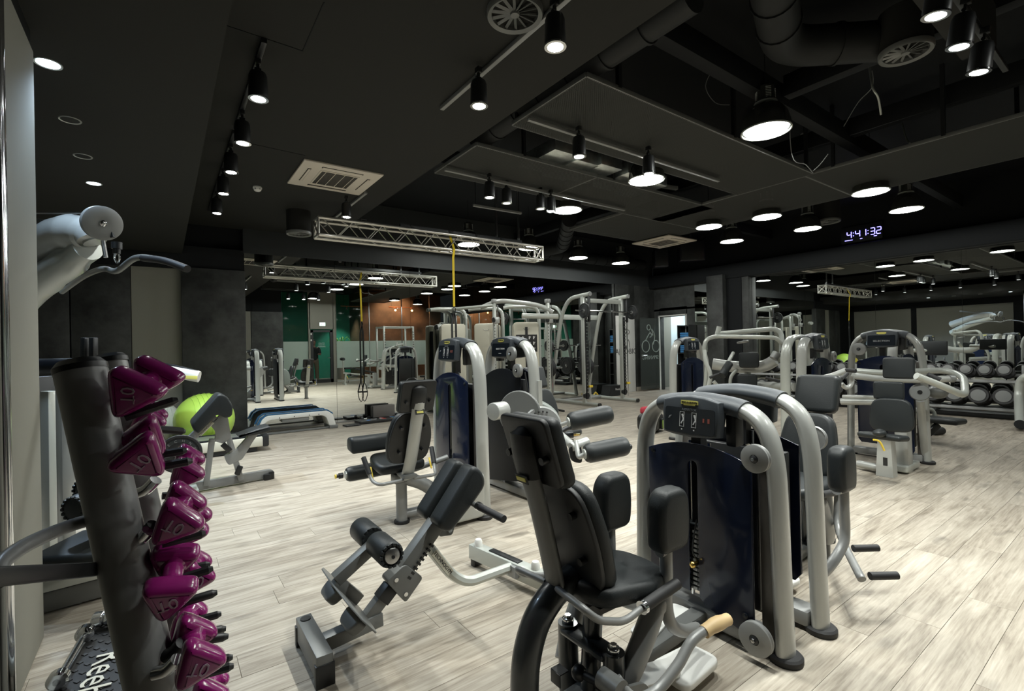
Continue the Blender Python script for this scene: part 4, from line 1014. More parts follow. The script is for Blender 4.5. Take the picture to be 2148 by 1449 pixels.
H_('lug', MB().prism(rpoly([(-.03, -.035), (.045, -.02), (.045, .03), (-.03, .035)], .015), .05, frame((.9, 0, -.3), (.3, 0, .9), (1.13, 2.185, .415))), GREYP)
H_('lug_bolt', MB().cyl((1.15, 2.158, .412), (1.15, 2.150, .412), .012, n=14), CHROME)
bd = Vector((.62, 0, .78)).normalized(); nd = Vector((-.78, 0, .62))
for s_ in (-1, 1):
    o_ = Vector((1.17, 2.19+s_*.078, .585))
    H_('hip_pad', MB().prism(rpoly([(-.05, -.165), (.04, -.165), (.075, .02), (.085, .12), (.03, .165), (-.045, .165)], .04), .115, frame(-nd*1.0, bd, o_), .022), LEATH)
H_('pad_carrier', MB().bar((1.10, 2.19, .46), (1.26, 2.19, .63), .10, .03), GREYP)
H_('side_handle', MB().pipe([(1.215, 2.13, .57), (1.235, 2.06, .545), (1.26, 1.86, .53)], .013, .05, n=12), GREYP)
H_('hand_grip', MB().cyl((1.242, 2.02, .543), (1.262, 1.84, .528), .0175, n=14), RUBB)
H_('grip_collar', MB().cyl((1.240, 2.035, .545), (1.243, 2.015, .543), .021, n=14), CHROME)
# leg roller arm
H_('roller_arm', MB().bar((.60, 2.19, .315), (.80, 2.19, .44), .055, .05), GREYP)
for s_, r_ in ((-1, 1), (1, 1)):
    a_ = Vector((.80-.02, 2.19+s_*.03, .44)); b_ = Vector((.80-.02, 2.19+s_*.20, .44))
    H_('ankle_roller', MB().lathe([(0, 0), (.052, 0), (.056, .01), (.056, (b_-a_).length-.01), (.05, (b_-a_).length), (0, (b_-a_).length)], a_, (b_-a_), n=28), LEATH)
    rb = MB()
    e_ = b_ if s_ < 0 else a_
    for k in range(14):
        an = 2*math.pi*k/14; rb.box(e_+V(.046*math.cos(an), s_*.003, .046*math.sin(an)), (.012, .012, .016), (0, -an, 0), bev=.003)
    o = H_('roller_gather', rb, LEATH); o['kind'] = 'stuff'
H_('roller_cap', MB().lathe([(0, .012), (.012, .012), (.032, .006), (.035, 0), (0, 0)], (.78, 1.985, .44), (0, -1, 0), n=28), STEEL)
H_('roller_bolt', MB().cyl((.78, 1.975, .44), (.78, 1.968, .44), .008, n=6), PLAS)
H_('foot_plate', MB().prism(rpoly([(-.30, -.05), (-.2, -.10), (.0, -.12), (.2, -.10), (.30, -.05), (.30, .03), (.2, .06), (0, .09), (-.2, .06), (-.30, .03)], .02), .006, frame((0, 1, 0), (.62, 0, -.78), (.655, 2.19, .215)), .001), GREYP)
for s_ in (-1, 1): H_('plate_tray', MB().prism(rpoly([(-.08, -.02), (.08, -.02), (.06, .05), (-.06, .05)], .03), .05, frame((0, 1, 0), (-.78, 0, -.62), (.635, 2.19+s_*.15, .20)), .01), GREYP)
H_('plate_stem', MB().bar((.60, 2.19, .315), (.70, 2.19, .2), .05, .05), GREYP)
# rear brace and crossbar
H_('rear_brace', MB().pipe([(1.02, 2.185, .385), (1.17, 2.185, .17), (1.26, 2.185, .105), (1.56, 2.20, .10)], .026, .10, n=8), LSILVER)
lp = H_('logo_plate', MB().box((1.105, 2.153, .262), (.155, .003, .034), (0, .96, 0)), CREAM)
M_ = frame((.57, 0, -.82), (.82, 0, .57), (1.105, 2.151, .262))
text('TECHNOGYM', .025, (1.105, 2.1505, .262), (.57, 0, -.82), (.82, 0, .57), PRINTK, hb, world=True)
H_('rear_crossbar', MB().bar((1.52, 2.56, .085), (1.62, 1.93, .085), .065, .085, bev=.004), LSILVER)
for q in ((1.525, 2.50), (1.605, 2.05)): H_('stop_bumper', MB().lathe([(0, 0), (.024, 0), (.024, .028), (.018, .042), (0, .048)], (q[0], q[1], .125), n=20), WHITEP)
H_('grip_strip', MB().bar((1.55, 2.40, .13), (1.585, 2.16, .13), .04, .008, bev=.003), PLAS)
for q in ((1.53, 2.53), (1.61, 1.97)): H_('rubber_foot', MB().box((q[0], q[1], .03), (.07, .04, .06), (0, 0, .15), bev=.006), PLAS)
H_('brace_bracket', MB().box((1.545, 2.17, .09), (.03, .07, .06)), GREYM)
# ------------------------------------------------------------------ vinyl dumbbell tree at the left
rk = thing('dumbbell_tree', 'leaning two-post tree rack loaded with purple dumbbells at the left', 'dumbbell rack', PZ(400, 1800, 0))
def onfloor(a, b):
    d = b-a; return a+d*((0-a.z)/d.z)
a1, b1 = PD(168, 768, 1.02), PD(322, 1449, .98)
f1 = onfloor(a1, b1)
mk('front_post', MB().cyl(a1, f1, .045, n=32), GREYM, rk, world=True)
mk('post_cap', MB().lathe([(.046, -.012), (.046, 0), (.036, .012), (0, .016)], a1, (a1-f1), n=28), PLAS, rk, world=True)
a2, b2 = PD(230, 752, 1.28), PD(333, 1200, 1.25)
f2 = onfloor(a2, b2)
mk('rear_post', MB().cyl(a2, f2, .036, n=32), GREYM, rk, world=True)
mk('post_cap', MB().lathe([(.039, -.012), (.039, 0), (.03, .010), (0, .014)], a2, (a2-f2), n=28), PLAS, rk, world=True)
for s_ in (f1, f2): mk('foot_plate', MB().box(s_+V(0, 0, .012), (.12, .12, .024), bev=.01), PLAS, rk, world=True)
mk('side_strap', MB().bar(PD(225, 1192, 1.02), PD(-40, 1212, .62), .012, .026, bev=.004), PLAS, rk, world=True)
mk('loop_handle', MB().tube([PD(205, 1085, 1.02), PD(140, 1105, .95), PD(70, 1135, .85), (PD(20, 1165, .78)), PD(-5, 1195, .74), PD(15, 1225, .74)], .0125, n=14, smooth=6), GREYM, rk, world=True)
# pairs of black pegs
def peg(a, b, r=.0095):
    d = (b-a).normalized()
    mk('peg', MB().tube([a, a+(b-a)*.9, b-d*.008, b], r, n=8, rads=(1, 1, .9, .55)), PLAS, rk, world=True)
pegs = [((268, 862), (363, 805), 1.08), ((262, 874), (374, 838), 1.0), ((330, 900), (388, 905), 1.2), ((300, 960), (392, 944), 1.06), ((300, 985), (404, 966), 1.0), ((340, 1040), (412, 1034), 1.25),
        ((340, 1100), (415, 1064), 1.15), ((330, 1120), (428, 1104), 1.05), ((340, 1140), (431, 1118), 1.0), ((340, 1205), (441, 1183), 1.12), ((350, 1222), (447, 1192), 1.03), ((345, 1275), (456, 1242), 1.0),
        ((380, 1310), (464, 1287), 1.15), ((370, 1338), (474, 1318), 1.05), ((370, 1352), (479, 1334), 1.0), ((390, 1400), (488, 1378), 1.03), ((385, 1425), (490, 1396), .98)]
for (a, b, dd) in pegs: peg(PD(a[0], a[1], dd), PD(b[0], b[1], dd+.05))
for k, (u, v, dd) in enumerate(((305, 1028, 1.12), (300, 1122, 1.02), (290, 1135, 1.0), (360, 1370, .98), (350, 1405, .95))):
    mk('peg_socket', MB().tube([PD(u-25, v+8, dd-.0), PD(u, v, dd), PD(u+22, v-22, dd)], .013, n=12, smooth=4), CHROME if k % 2 == 0 else PLAS, rk, world=True)

def vinyl(label, face_px, dd, tri, tdir, far_px, fdd, tx=True):
    """near head: triangle of photo pixels at depth dd; far head offset"""
    c = PD(face_px[0], face_px[1], dd); fc = PD(far_px[0], far_px[1], fdd)
    ax = (fc-c).normalized(); fc = c+ax*.105
    t = thing('vinyl_dumbbell', label, 'dumbbell', c, 0, 'purple vinyl dumbbells on the tree rack')
    xd = (PD(tri[1][0], tri[1][1], dd)-PD(tri[0][0], tri[0][1], dd)); xd = (xd-ax*xd.dot(ax)).normalized(); yd = ax.cross(xd)
    def loc2(p):
        v = PD(p[0], p[1], dd)-c; return (v.dot(xd), v.dot(yd))
    P = [loc2(p) for p in tri]
    cx = sum(p[0] for p in P)/3; cy2 = sum(p[1] for p in P)/3
    P = [(p[0]-cx, p[1]-cy2) for p in P]
    # make it a fair equilateral-ish triangle with rounded corners
    R_ = sum(math.hypot(*p) for p in P)/3; R_ = min(max(R_, .046), .062)*1.14
    a0 = math.atan2(P[0][1], P[0][0])
    Pq = [(R_*1.1*math.cos(a0+s_*2*math.pi*i/3), R_*1.1*math.sin(a0+s_*2*math.pi*i/3)) for s_ in (1,) for i in range(3)]
    c2 = c
    M = Matrix.Translation(c2) @ Matrix((xd, yd, ax)).transposed().to_4x4()
    for nm, off, sc_ in (('near_head', .018, 1), ('far_head', .112, .97)):
        mb = MB(); mb.prism(rpoly([(p[0]*sc_, p[1]*sc_) for p in Pq], .034, 7), .048, M @ Matrix.Translation((0, 0, off+.004)), .015)
        mk('head', mb, PURP, t, world=True)
    mk('handle', MB().tube([M @ Vector((0, 0, .03)), M @ Vector((0, 0, .05)), M @ Vector((0, 0, .08)), M @ Vector((0, 0, .10))], .021, n=18, rads=(1.25, .95, .95, 1.25), smooth=3), PURP, t, world=True)
    if tx:
        td = PD(face_px[0]+tdir[0], face_px[1]+tdir[1], dd)-PD(face_px[0], face_px[1], dd); td = (td-ax*td.dot(ax)).normalized(); ty_ = (-ax).cross(td)
        text('01', .036, c2-ax*.0035, td, ty_, PRINTP, t, world=True, name='weight_number')
        text('_', .036, c2-ax*.0035+ty_*.026+td*.009, td, ty_, PRINTP, t, world=True, name='number_bar')
vinyl('topmost purple dumbbell marked 01 on the tree rack', (268, 828), .98, [(240, 778), (222, 868), (338, 840)], (-.1, 1), (330, 790), 1.1)
vinyl('second purple dumbbell from the top marked 01, number slanting', (293, 968), .96, [(315, 912), (228, 985), (340, 1010)], (-.8, .6), (305, 900), 1.09)
vinyl('third purple dumbbell marked 01, just above the middle', (366, 1104), .97, [(350, 1046), (320, 1145), (422, 1098)], (-.8, -.5), (385, 1040), 1.1)
vinyl('fourth purple dumbbell marked 01 with its handle in full view', (352, 1266), .94, [(316, 1224), (325, 1324), (414, 1240)], (-1, -.05), (368, 1150), 1.06)
vinyl('lowest purple dumbbell marked 01 at the picture bottom', (418, 1402), .93, [(393, 1342), (375, 1450), (478, 1396)], (-.9, -.35), (395, 1300), 1.06)
vinyl('rear purple dumbbell behind the topmost one', (306, 886), 1.22, [(290, 856), (275, 908), (336, 898)], (0, 1), (318, 862), 1.35, False)
vinyl('rear purple dumbbell beside the grey weight plate, in shadow', (388, 1000), 1.2, [(365, 965), (360, 1040), (412, 1005)], (0, 1), (395, 950), 1.33, False)
vinyl('rear purple dumbbell with only its zero showing, above the centre', (392, 1120), 1.12, [(375, 1085), (360, 1150), (425, 1118)], (-.8, -.4), (410, 1070), 1.25)
vinyl('rear purple dumbbell with only its zero showing, below the centre', (410, 1218), 1.14, [(390, 1180), (380, 1250), (448, 1222)], (-.9, -.2), (405, 1165), 1.27)
vinyl('rear purple dumbbell low in the shadow of the post', (385, 1330), 1.12, [(365, 1295), (355, 1365), (410, 1325)], (0, 1), (400, 1270), 1.25, False)
vinyl('pale purple dumbbell cut by the bottom edge', (432, 1470), 1.02, [(410, 1430), (405, 1500), (462, 1460)], (0, 1), (440, 1420), 1.14, False)

# ------------------------------------------------------------------ lat pulldown machine behind the pillar
lt = thing('lat_pulldown_machine', 'silver lat pulldown machine with pulley disc and bent bar behind the pillar', 'gym machine', (PD(110, 1290, 2.9).x, PD(110, 1290, 2.9).y, 0))
def L_(name, mb, m, **k): return mk(name, mb, m, lt, world=True, **k)
dL = 2.95
vd = FW
L_('boom', MB().tube([PD(-20, 610, dL+.6), PD(40, 560, dL+.4), PD(100, 510, dL+.2), PD(150, 488, dL+.05), PD(188, 492, dL-.0), PD(200, 508, dL)], .10, n=28, smooth=6, rads=(1.25, 1.25, 1.2, 1.15, 1.1, 1.0, .85, .6)), SILVER)
L_('boom_underside', MB().tube([PD(-20, 700, dL+.6), PD(60, 610, dL+.35), PD(130, 560, dL+.15), PD(185, 520, dL+.02)], .085, n=28, smooth=6, rads=(1.3, 1.25, 1.1, .9)), LSILVER)
pc = PD(214, 468, dL-.12)
pn = (CP-pc).normalized()*.9+V(.25, .1, 0)
L_('pulley', MB().lathe([(0, -.012), (.092, -.012), (.098, -.02), (.098, -.008), (.09, 0), (.098, .008), (.098, .016), (.093, .018), (.03, .016), (0, .014)], pc, pn, n=48), GREYM)
L_('pulley_hub', MB().lathe([(0, .014), (.018, .014), (.018, .022), (.01, .026), (0, .026)], pc, pn, n=20), CHROME)
L_('pulley_bracket', MB().bar(PD(214, 440, dL-.08), PD(232, 500, dL-.08), .02, .05), PLAS)
L_('belt', MB().tube([PD(60, 447, dL+.2), PD(190, 447, dL-.05), PD(212, 434, dL-.1)], .006, n=8), STEEL)
L_('upper_frame', MB().bar(PD(40, 462, dL+.5), PD(185, 478, dL), .03, .05), GREYP)
L_('stop_peg', MB().cyl(PD(216, 505, dL), PD(222, 540, dL), .012, n=14), STEEL)
L_('cable_stop', MB().cyl(PD(245, 508, dL-.15), PD(245, 522, dL-.15), .026, n=16).cyl(PD(245, 522, dL-.15), PD(245, 532, dL-.15), .018, n=16), PLAS)
L_('carabiner', MB().tube([PD(243, 530, dL-.15), PD(240, 540, dL-.15), PD(246, 552, dL-.15), PD(251, 540, dL-.15), PD(247, 530, dL-.15)], .006, n=8, smooth=4), CHROME)
L_('pull_bar', MB().tube([PD(130, 612, dL+.5), PD(175, 580, dL+.25), PD(215, 564, dL+.0), PD(245, 568, dL-.1), PD(285, 541, dL-.2), PD(335, 545, dL-.32), PD(392, 563, dL-.42)], .017, n=14, smooth=7), GREYP)
L_('bar_grip', MB().tube([PD(300, 541, dL-.24), PD(345, 547, dL-.34), PD(393, 564, dL-.42)], .0195, n=14, smooth=6), RUBB)
# lower frame pieces seen through the tree rack
L_('blue_column', MB().bar(PD(102, 820, 3.0), onfloor(PD(102, 820, 3.0), PD(104, 1000, 3.0)), .05, .07), LSILVER)
L_('column', MB().bar(PD(135, 815, 2.9), onfloor(PD(135, 815, 2.9), PD(138, 1000, 2.9)), .06, .08), SILVER)
L_('stack_shroud', MB().bar(PD(78, 790, 3.15), onfloor(PD(78, 790, 3.15), PD(80, 1000, 3.15)), .2, .06), PLAS)
L_('top_beam', MB().cyl(PD(40, 768, 3.0), PD(260, 765, 2.9), .045, n=20), NAVY2)
for u in (178, 196): L_('peg_post', MB().bar(PD(u, 760, 2.7), PD(u, 708, 2.7), .03, .03), PLAS)
for u, v, dd in ((150, 1070, 2.45), (172, 1030, 2.65)):
    q = PD(u, v, dd); e = q+V(.25, .28, 0).normalized()*.32
    o = L_('foam_roller', MB().lathe([(0, 0), (.035, 0), (.066, .01), (.072, .04), (.072, .30), (.06, .32), (0, .32)], q, e-q, n=26), LEATH)
    g_ = MB()
    for k in range(16):
        an = 2*math.pi*k/16; M = Matrix.Translation(q) @ (e-q).to_track_quat('Z', 'Y').to_matrix().to_4x4(); g_.ball(M @ Vector((.058*math.cos(an), .058*math.sin(an), .006)), .011, 6)
    L_('roller_gather', g_, LEATH)['kind'] = 'stuff'
L_('seat', MB().box(PD(190, 1145, 2.6), (.35, .4, .06), (0, 0, -.5), bev=.025, seg=4), LEATH)
L_('seat_post', MB().bar(PD(160, 1160, 2.6), onfloor(PD(160, 1160, 2.6), PD(163, 1250, 2.6)), .06, .06), SILVER)
L_('base_beam', MB().bar(PZ(60, 1268, .06), PZ(260, 1215, .06), .08, .1), GREYP)
L_('base_beam', MB().bar(PZ(60, 1235, .16), PZ(240, 1190, .16), .06, .06), LSILVER)
# ------------------------------------------------------------------ aerobic step lying at the bottom left, chrome dumbbells on it
A = PZ(187, 1312, .20); B = PZ(78, 1475, .20); Cc = PZ(330, 1282, .20)
xd = (B-A).normalized(); yd = (Cc-A); yd = (yd-xd*yd.dot(xd)).normalized(); Ls = (B-A).length+.25; Wd_ = .42
ctr = A+xd*Ls/2+yd*Wd_/2
zn = xd.cross(yd); 
if zn.z < 0: zn = -zn
M = Matrix.Translation(ctr) @ Matrix((xd, yd, xd.cross(yd))).transposed().to_4x4()
sg = 1 if xd.cross(yd).z > 0 else -1
st = thing('aerobic_step', 'grey and black aerobic step lettered in white at the bottom left', 'step platform', (ctr.x, ctr.y, 0))
mk('deck', MB().prism(rpoly([(-Ls/2, -Wd_/2), (Ls/2, -Wd_/2), (Ls/2, Wd_/2), (-Ls/2, Wd_/2)], .05), .06, M @ Matrix.Translation((0, 0, -.03*sg)), .01), SILVER, st, world=True)
mk('rubber_top', MB().prism(rpoly([(-Ls/2+.02, -Wd_/2+.03), (Ls/2-.02, -Wd_/2+.03), (Ls/2-.02, Wd_/2-.03), (-Ls/2+.02, Wd_/2-.03)], .04), .006, M @ Matrix.Translation((0, 0, .003*sg)), .001), RUBB, st, world=True)
kb = MB()
for i in range(26):
    for j in range(12):
        x = -Ls/2+.05+i*(Ls-.1)/25; y = -Wd_/2+.055+j*(Wd_-.11)/11
        if (i+j) % 2 == 0: kb.box(M @ Vector((x, y, .007*sg)), (.018, .012, .004), M.to_3x3() @ Matrix.Rotation(.78, 3, 'Z'))
mk('grip_stud', kb, RUBB, st, world=True)['kind'] = 'stuff'
for i in (-1, 1): mk('step_leg', MB().prism(rpoly([(-.06, -Wd_/2+.02), (.06, -Wd_/2+.02), (.06, Wd_/2-.02), (-.06, Wd_/2-.02)], .02), .15, M @ Matrix.Translation((i*(Ls/2-.1), 0, -.125*sg)), .004), GREYP, st, world=True)
text('Reebok', .135, PZ(196, 1437, .212), xd, (0, 0, 1) if False else zn.cross(xd), CREAM, st, world=True)
def chromebell(a, b, label):
    a = Vector(a); b = Vector(b); d = (b-a).normalized(); t = thing('chrome_dumbbell', label, 'dumbbell', a, 0, 'chrome dumbbells on the aerobic step')
    mk('handle', MB().cyl(a, b, .011, n=16), CHROME, t, world=True)
    for q, s_ in ((a, 1), (b, -1)): mk('weight_head', MB().lathe([(0, 0), (.024, 0), (.03, .006), (.03, .034), (.024, .04), (.011, .044), (0, .044)], q, d*s_, n=24), CHROME, t, world=True)
chromebell(PZ(196, 1300, .245), PZ(246, 1293, .245), 'chrome dumbbell across the far end of the black step')
chromebell(PZ(182, 1322, .243), PZ(118, 1432, .243), 'chrome dumbbell lying along the edge of the black step')

# ------------------------------------------------------------------ preacher curl bench
pr = thing('preacher_curl_bench', 'grey preacher curl bench with black sloping arm pad and small seat', 'exercise bench', (.5, 5.45, 0))
def P_(name, mb, m, **k): return mk(name, mb, m, pr, world=True, **k)
yb = 5.5
xz = lambda u, v: (PY(u, v, yb).x, PY(u, v, yb).z)
def pl(pts, th, y, m, nm, bev=.004, r=.02):
    P_(nm, MB().prism(rpoly([xz(*p) for p in pts], r), th, frame((1, 0, 0), (0, 0, 1), (0, y, 0)), bev), m)
pl([(398, 885), (455, 822), (472, 828), (484, 848), (482, 868), (470, 873), (452, 864), (414, 904), (404, 898)], .34, 5.46, LEATH, 'arm_pad', .018, .03)
pl([(494, 912), (535, 897), (563, 890), (565, 900), (548, 906), (503, 913)], .26, 5.5, LEATH, 'seat', .016, .02)
P_('pad_arm', MB().bar(Vector((xz(452, 872)[0], yb, xz(452, 872)[1])), Vector((xz(378, 940)[0], yb, xz(378, 940)[1])), .05, .07, bev=.006), GREYM)
P_('logo_plate', MB().bar(Vector((xz(446, 884)[0], yb-.028, xz(446, 884)[1])), Vector((xz(418, 912)[0], yb-.028, xz(418, 912)[1])), .004, .035), CREAM)
dv = (Vector((xz(446, 884)[0], 0, xz(446, 884)[1]))-Vector((xz(418, 912)[0], 0, xz(418, 912)[1]))).normalized()
text('TECHNOGYM', .026, ((xz(446, 884)[0]+xz(418, 912)[0])/2, yb-.031, (xz(446, 884)[1]+xz(418, 912)[1])/2), dv, Vector((-dv.z, 0, dv.x)), PRINTK, pr, world=True)
pl([(462, 868), (478, 875), (484, 915), (470, 930), (450, 925), (452, 905), (440, 890)], .05, yb, GREYM, 'head_plate', .003)
P_('rear_leg', MB().bar(Vector((xz(445, 920)[0], yb, xz(445, 920)[1])), Vector((xz(432, 1022)[0], yb, .05)), .05, .05, up=(0, 1, 0)), GREYM)
P_('front_leg', MB().bar(Vector((xz(470, 885)[0], yb, xz(470, 885)[1])), Vector((xz(506, 1010)[0], yb, .05)), .05, .045, up=(0, 1, 0)), GREYM)
pl([(470, 955), (492, 945), (525, 908), (548, 900), (530, 925), (508, 962), (480, 975), (474, 968)], .05, yb, GREYM, 'seat_bracket', .003)
P_('adjust_rack', MB().bar(Vector((xz(466, 930)[0], yb-.03, xz(466, 930)[1])), Vector((xz(482, 945)[0], yb-.03, xz(482, 945)[1])), .02, .05), PLAS)
P_('adjust_handle', MB().box((xz(500, 985)[0], yb-.03, xz(500, 985)[1]), (.05, .04, .09), (0, .4, 0), bev=.01), PLAS)
P_('floor_beam', MB().bar((xz(395, 1030)[0]-.02, yb, .055), (.90, yb+.10, .055), .06, .08), GREYM)
P_('end_cap', MB().box((.90, yb+.08, .04), (.05, .09, .075), bev=.01), PLAS)
P_('crossbar', MB().bar((.22, yb-.30, .05), (.20, yb+.32, .05), .06, .08), LSILVER)
P_('crossbar_foot', MB().box((.22, yb-.30, .035), (.08, .05, .07), bev=.008), PLAS)
P_('end_foot', MB().box((.86, yb+.06, .03), (.07, .07, .06), bev=.008), PLAS)
wp = PD(378, 952, 4.2)
P_('plate_horn', MB().cyl(wp, wp+V(.02, .3, .02), .014, n=14), CHROME)
def weightplate(t, c, ax, r, m=None, th=.028, world=True, nm='weight_disc', tx=None):
    prof = [(.018, -th/2), (r*.55, -th*.25), (r*.84, -th*.25), (r*.88, -th/2), (r*.98, -th/2), (r, -th*.3), (r, th*.3), (r*.98, th/2), (r*.88, th/2), (r*.84, th*.25), (r*.3, th*.25), (r*.27, th/2), (.018, th/2), (.018, -th/2)]
    o = mk(nm, MB().lathe(prof, c, ax, n=36), m or RUBB, t, world=world)
    s_ = MB(); A_ = Matrix.Translation(Vector(c)) @ Vector(ax).to_track_quat('Z', 'Y').to_matrix().to_4x4()
    for k in range(3):
        an = 2*math.pi*k/3; s_.box(A_ @ Vector((r*.57*math.cos(an), r*.57*math.sin(an), 0)), (r*.5, r*.12, th*.8), A_.to_3x3() @ Matrix.Rotation(an, 3, 'Z'))
    mk('disc_rib', s_, GREYP, o, world=False) if False else None
    mk('hub_ring', MB().lathe([(.02, -th*.56), (.04, -th*.56), (.04, th*.56), (.02, th*.56), (.02, -th*.56)], c, ax, n=20), STEEL, t, world=world)
    mk('grip_ring', MB().lathe([(r*.62, -th*.42), (r*.78, -th*.42), (r*.78, th*.42), (r*.62, th*.42), (r*.62, -th*.42)], c, ax, n=36), m or GRAPH, t, world=world)
    return o
wt = thing('weight_plate', 'black weight plate with raised letters hanging on the preacher bench horn', 'weight plate', wp)
weightplate(wt, wp-V(0, .0, 0), (-.15, -1, 0), .165)
for k, ch in enumerate('TECHNO'):
    an = math.radians(160-k*28); M = frame((1, -.15, 0), (0, 0, 1), wp+V(-.003, -.016, 0))
    text(ch, .03, M @ Vector((.115*math.cos(an), .115*math.sin(an), .004)), M.to_3x3() @ Vector((math.sin(an), -math.cos(an), 0)), M.to_3x3() @ Vector((math.cos(an), math.sin(an), 0)), GREYM, wt, world=True)

# ------------------------------------------------------------------ treadmill
tm = thing('treadmill', 'white treadmill with grey belt behind the preacher bench', 'treadmill', (.35, 7.45, 0))
def T_(name, mb, m, **k): return mk(name, mb, m, tm, world=True, **k)
T_('deck', MB().box((.35, 7.45, .13), (1.5, .56, .13), bev=.02), CREAM)
T_('running_belt', MB().box((.35, 7.45, .20), (1.42, .42, .012), bev=.003), GREYP)
T_('rear_cap', MB().box((1.10, 7.45, .14), (.08, .58, .16), bev=.02), PLAS)
T_('base_skirt', MB().box((.35, 7.45, .04), (1.3, .5, .06)), PLAS)
for y in (7.22, 7.68): T_('side_rail', MB().box((.35, y, .205), (1.42, .05, .02), bev=.006), NAVY2)
for y in (7.20, 7.70):
    T_('upright', MB().tube([(-.42, y, .12), (-.46, y, .6), (-.40, y, 1.02)], .035, n=14, smooth=4), SILVER)
q1, q2 = PD(300, 778, 5.9), PD(418, 790, 5.95)
T_('handrail_arm', MB().tube([q1, PD(350, 778, 5.9), q2], .045, r2=.07, ref=(0, 0, 1), n=16, smooth=4, rads=(.7, 1, 1, 1)), WHITEP)
T_('handrail_grip', MB().tube([q1+V(0, 0, .07), PD(350, 764, 5.9), PD(415, 779, 5.95)], .014, n=10, smooth=4), PLAS)
lp = T_('logo_plate', MB().bar(PD(388, 791, 5.87), PD(414, 792, 5.87), .004, .04), YELL)
T_('console', MB().prism(rpoly([(-.36, -.12), (.36, -.12), (.28, .16), (-.28, .16)], .08), .06, frame((0, 1, 0), (-.3, 0, 1), (-.42, 7.45, 1.08)), .015), PLAS)
T_('console_screen', MB().box((-.38, 7.45, 1.20), (.02, .42, .22), (0, -.3, 0), bev=.01), mat('tablet_face', (.35, .45, .52), .2, emit=.25))
# ------------------------------------------------------------------ balls
def gball(label, c, r, m, txt=None):
    t = thing('exercise_ball', label, 'exercise ball', (c[0], c[1], 0), 0, 'exercise balls at the back left')
    mk('ball_skin', MB().ball(c, r, 40, (1, 1, .985)), m, t, world=True)
    rg = MB()
    for k in range(-3, 4):
        z = k*r*.16; rr = math.sqrt(r*r-z*z)*1.001
        rg.lathe([(rr-.002, z-.003), (rr+.002, z), (rr-.002, z+.003)], c, (1, .2, 0), n=40)
    mk('ball_rib', rg, m, t, world=True)['kind'] = 'stuff'
    d = (CP-Vector(c)); d = d.normalized(); n_ = (d+V(.1, 0, .55)).normalized(); 
    if txt:
        x_ = V(0, 0, 1).cross(n_).normalized(); text(txt, .06, Vector(c)+n_*(r+.004), x_, n_.cross(x_), PRINTK, t, world=True)
        M = frame(x_, n_.cross(x_), Vector(c)+n_*(r+.001)); mk('size_ring', MB().tube([M @ Vector((.065*math.cos(a_), .045*math.sin(a_), 0)) for a_ in [2*math.pi*i/20 for i in range(21)]], .003, n=6), PRINTK, t, world=True)
    return t
gball('large lime green exercise ball behind the preacher bench', (.476, 8.16, .375), .375, GREENB)
gball('off-white exercise ball marked 65 beside the lime ball', (-.10, 8.62, .325), .325, WHITEB, '65')
gball('mustard exercise ball near the left wall, seen in the right mirror', (-.85, 8.45, .325), .325, YELB)
# ------------------------------------------------------------------ blue and white step by the mirror
sb = thing('step_bench', 'white and blue curved step bench standing by the mirror', 'step platform', (1.78, 8.62, 0))
out = [(1.20, .05), (1.23, .05), (1.30, .20), (1.36, .235), (2.16, .235), (2.22, .20), (2.27, .05), (2.38, .05), (2.33, .24), (2.24, .31), (1.32, .31), (1.25, .26), (1.16, .05)]
mk('arched_body', MB().prism(rpoly(out, .03), .34, frame((1, 0, 0), (0, 0, 1), (0, 8.62, 0)), .012), WHITEP, sb, world=True)
for y in (8.50, 8.74):
    mk('blue_tread', MB().prism([(1.19, .16), (1.245, .268), (1.32, .318), (2.24, .318), (2.33, .245), (2.335, .26), (2.245, .326), (1.315, .326), (1.237, .276), (1.18, .165)], .085, frame((1, 0, 0), (0, 0, 1), (0, y, 0)), 0), BLUES, sb, world=True)
for k in range(14):
    a_ = k/13; mk('tread_rib', MB().box((1.20+.11*a_, 8.50, .19+.135*a_), (.012, .08, .012), (0, -.9, 0)), BLUES, sb, world=True)
text('reebok', .085, (1.75, 8.505, .329), (1, 0, 0), (0, 1, 0), LSILVER, sb, world=True)
for x in (1.20, 2.34): mk('rubber_foot', MB().box((x, 8.62, .03), (.14, .36, .06), bev=.012), GREYP, sb, world=True)
mk('storage_tray', MB().box((1.75, 8.6, .205), (.42, .24, .06), bev=.02), GREYM, sb, world=True)
for x in (1.5, 1.72, 1.95, 2.1): mk('body_bolt', MB().cyl((x, 8.449, .262), (x, 8.443, .262), .008, n=10), PRINTK, sb, world=True)
mk('floor_rail', MB().bar((1.22, 8.50, .02), (2.3, 8.50, .02), .03, .03), GREYP, sb, world=True)
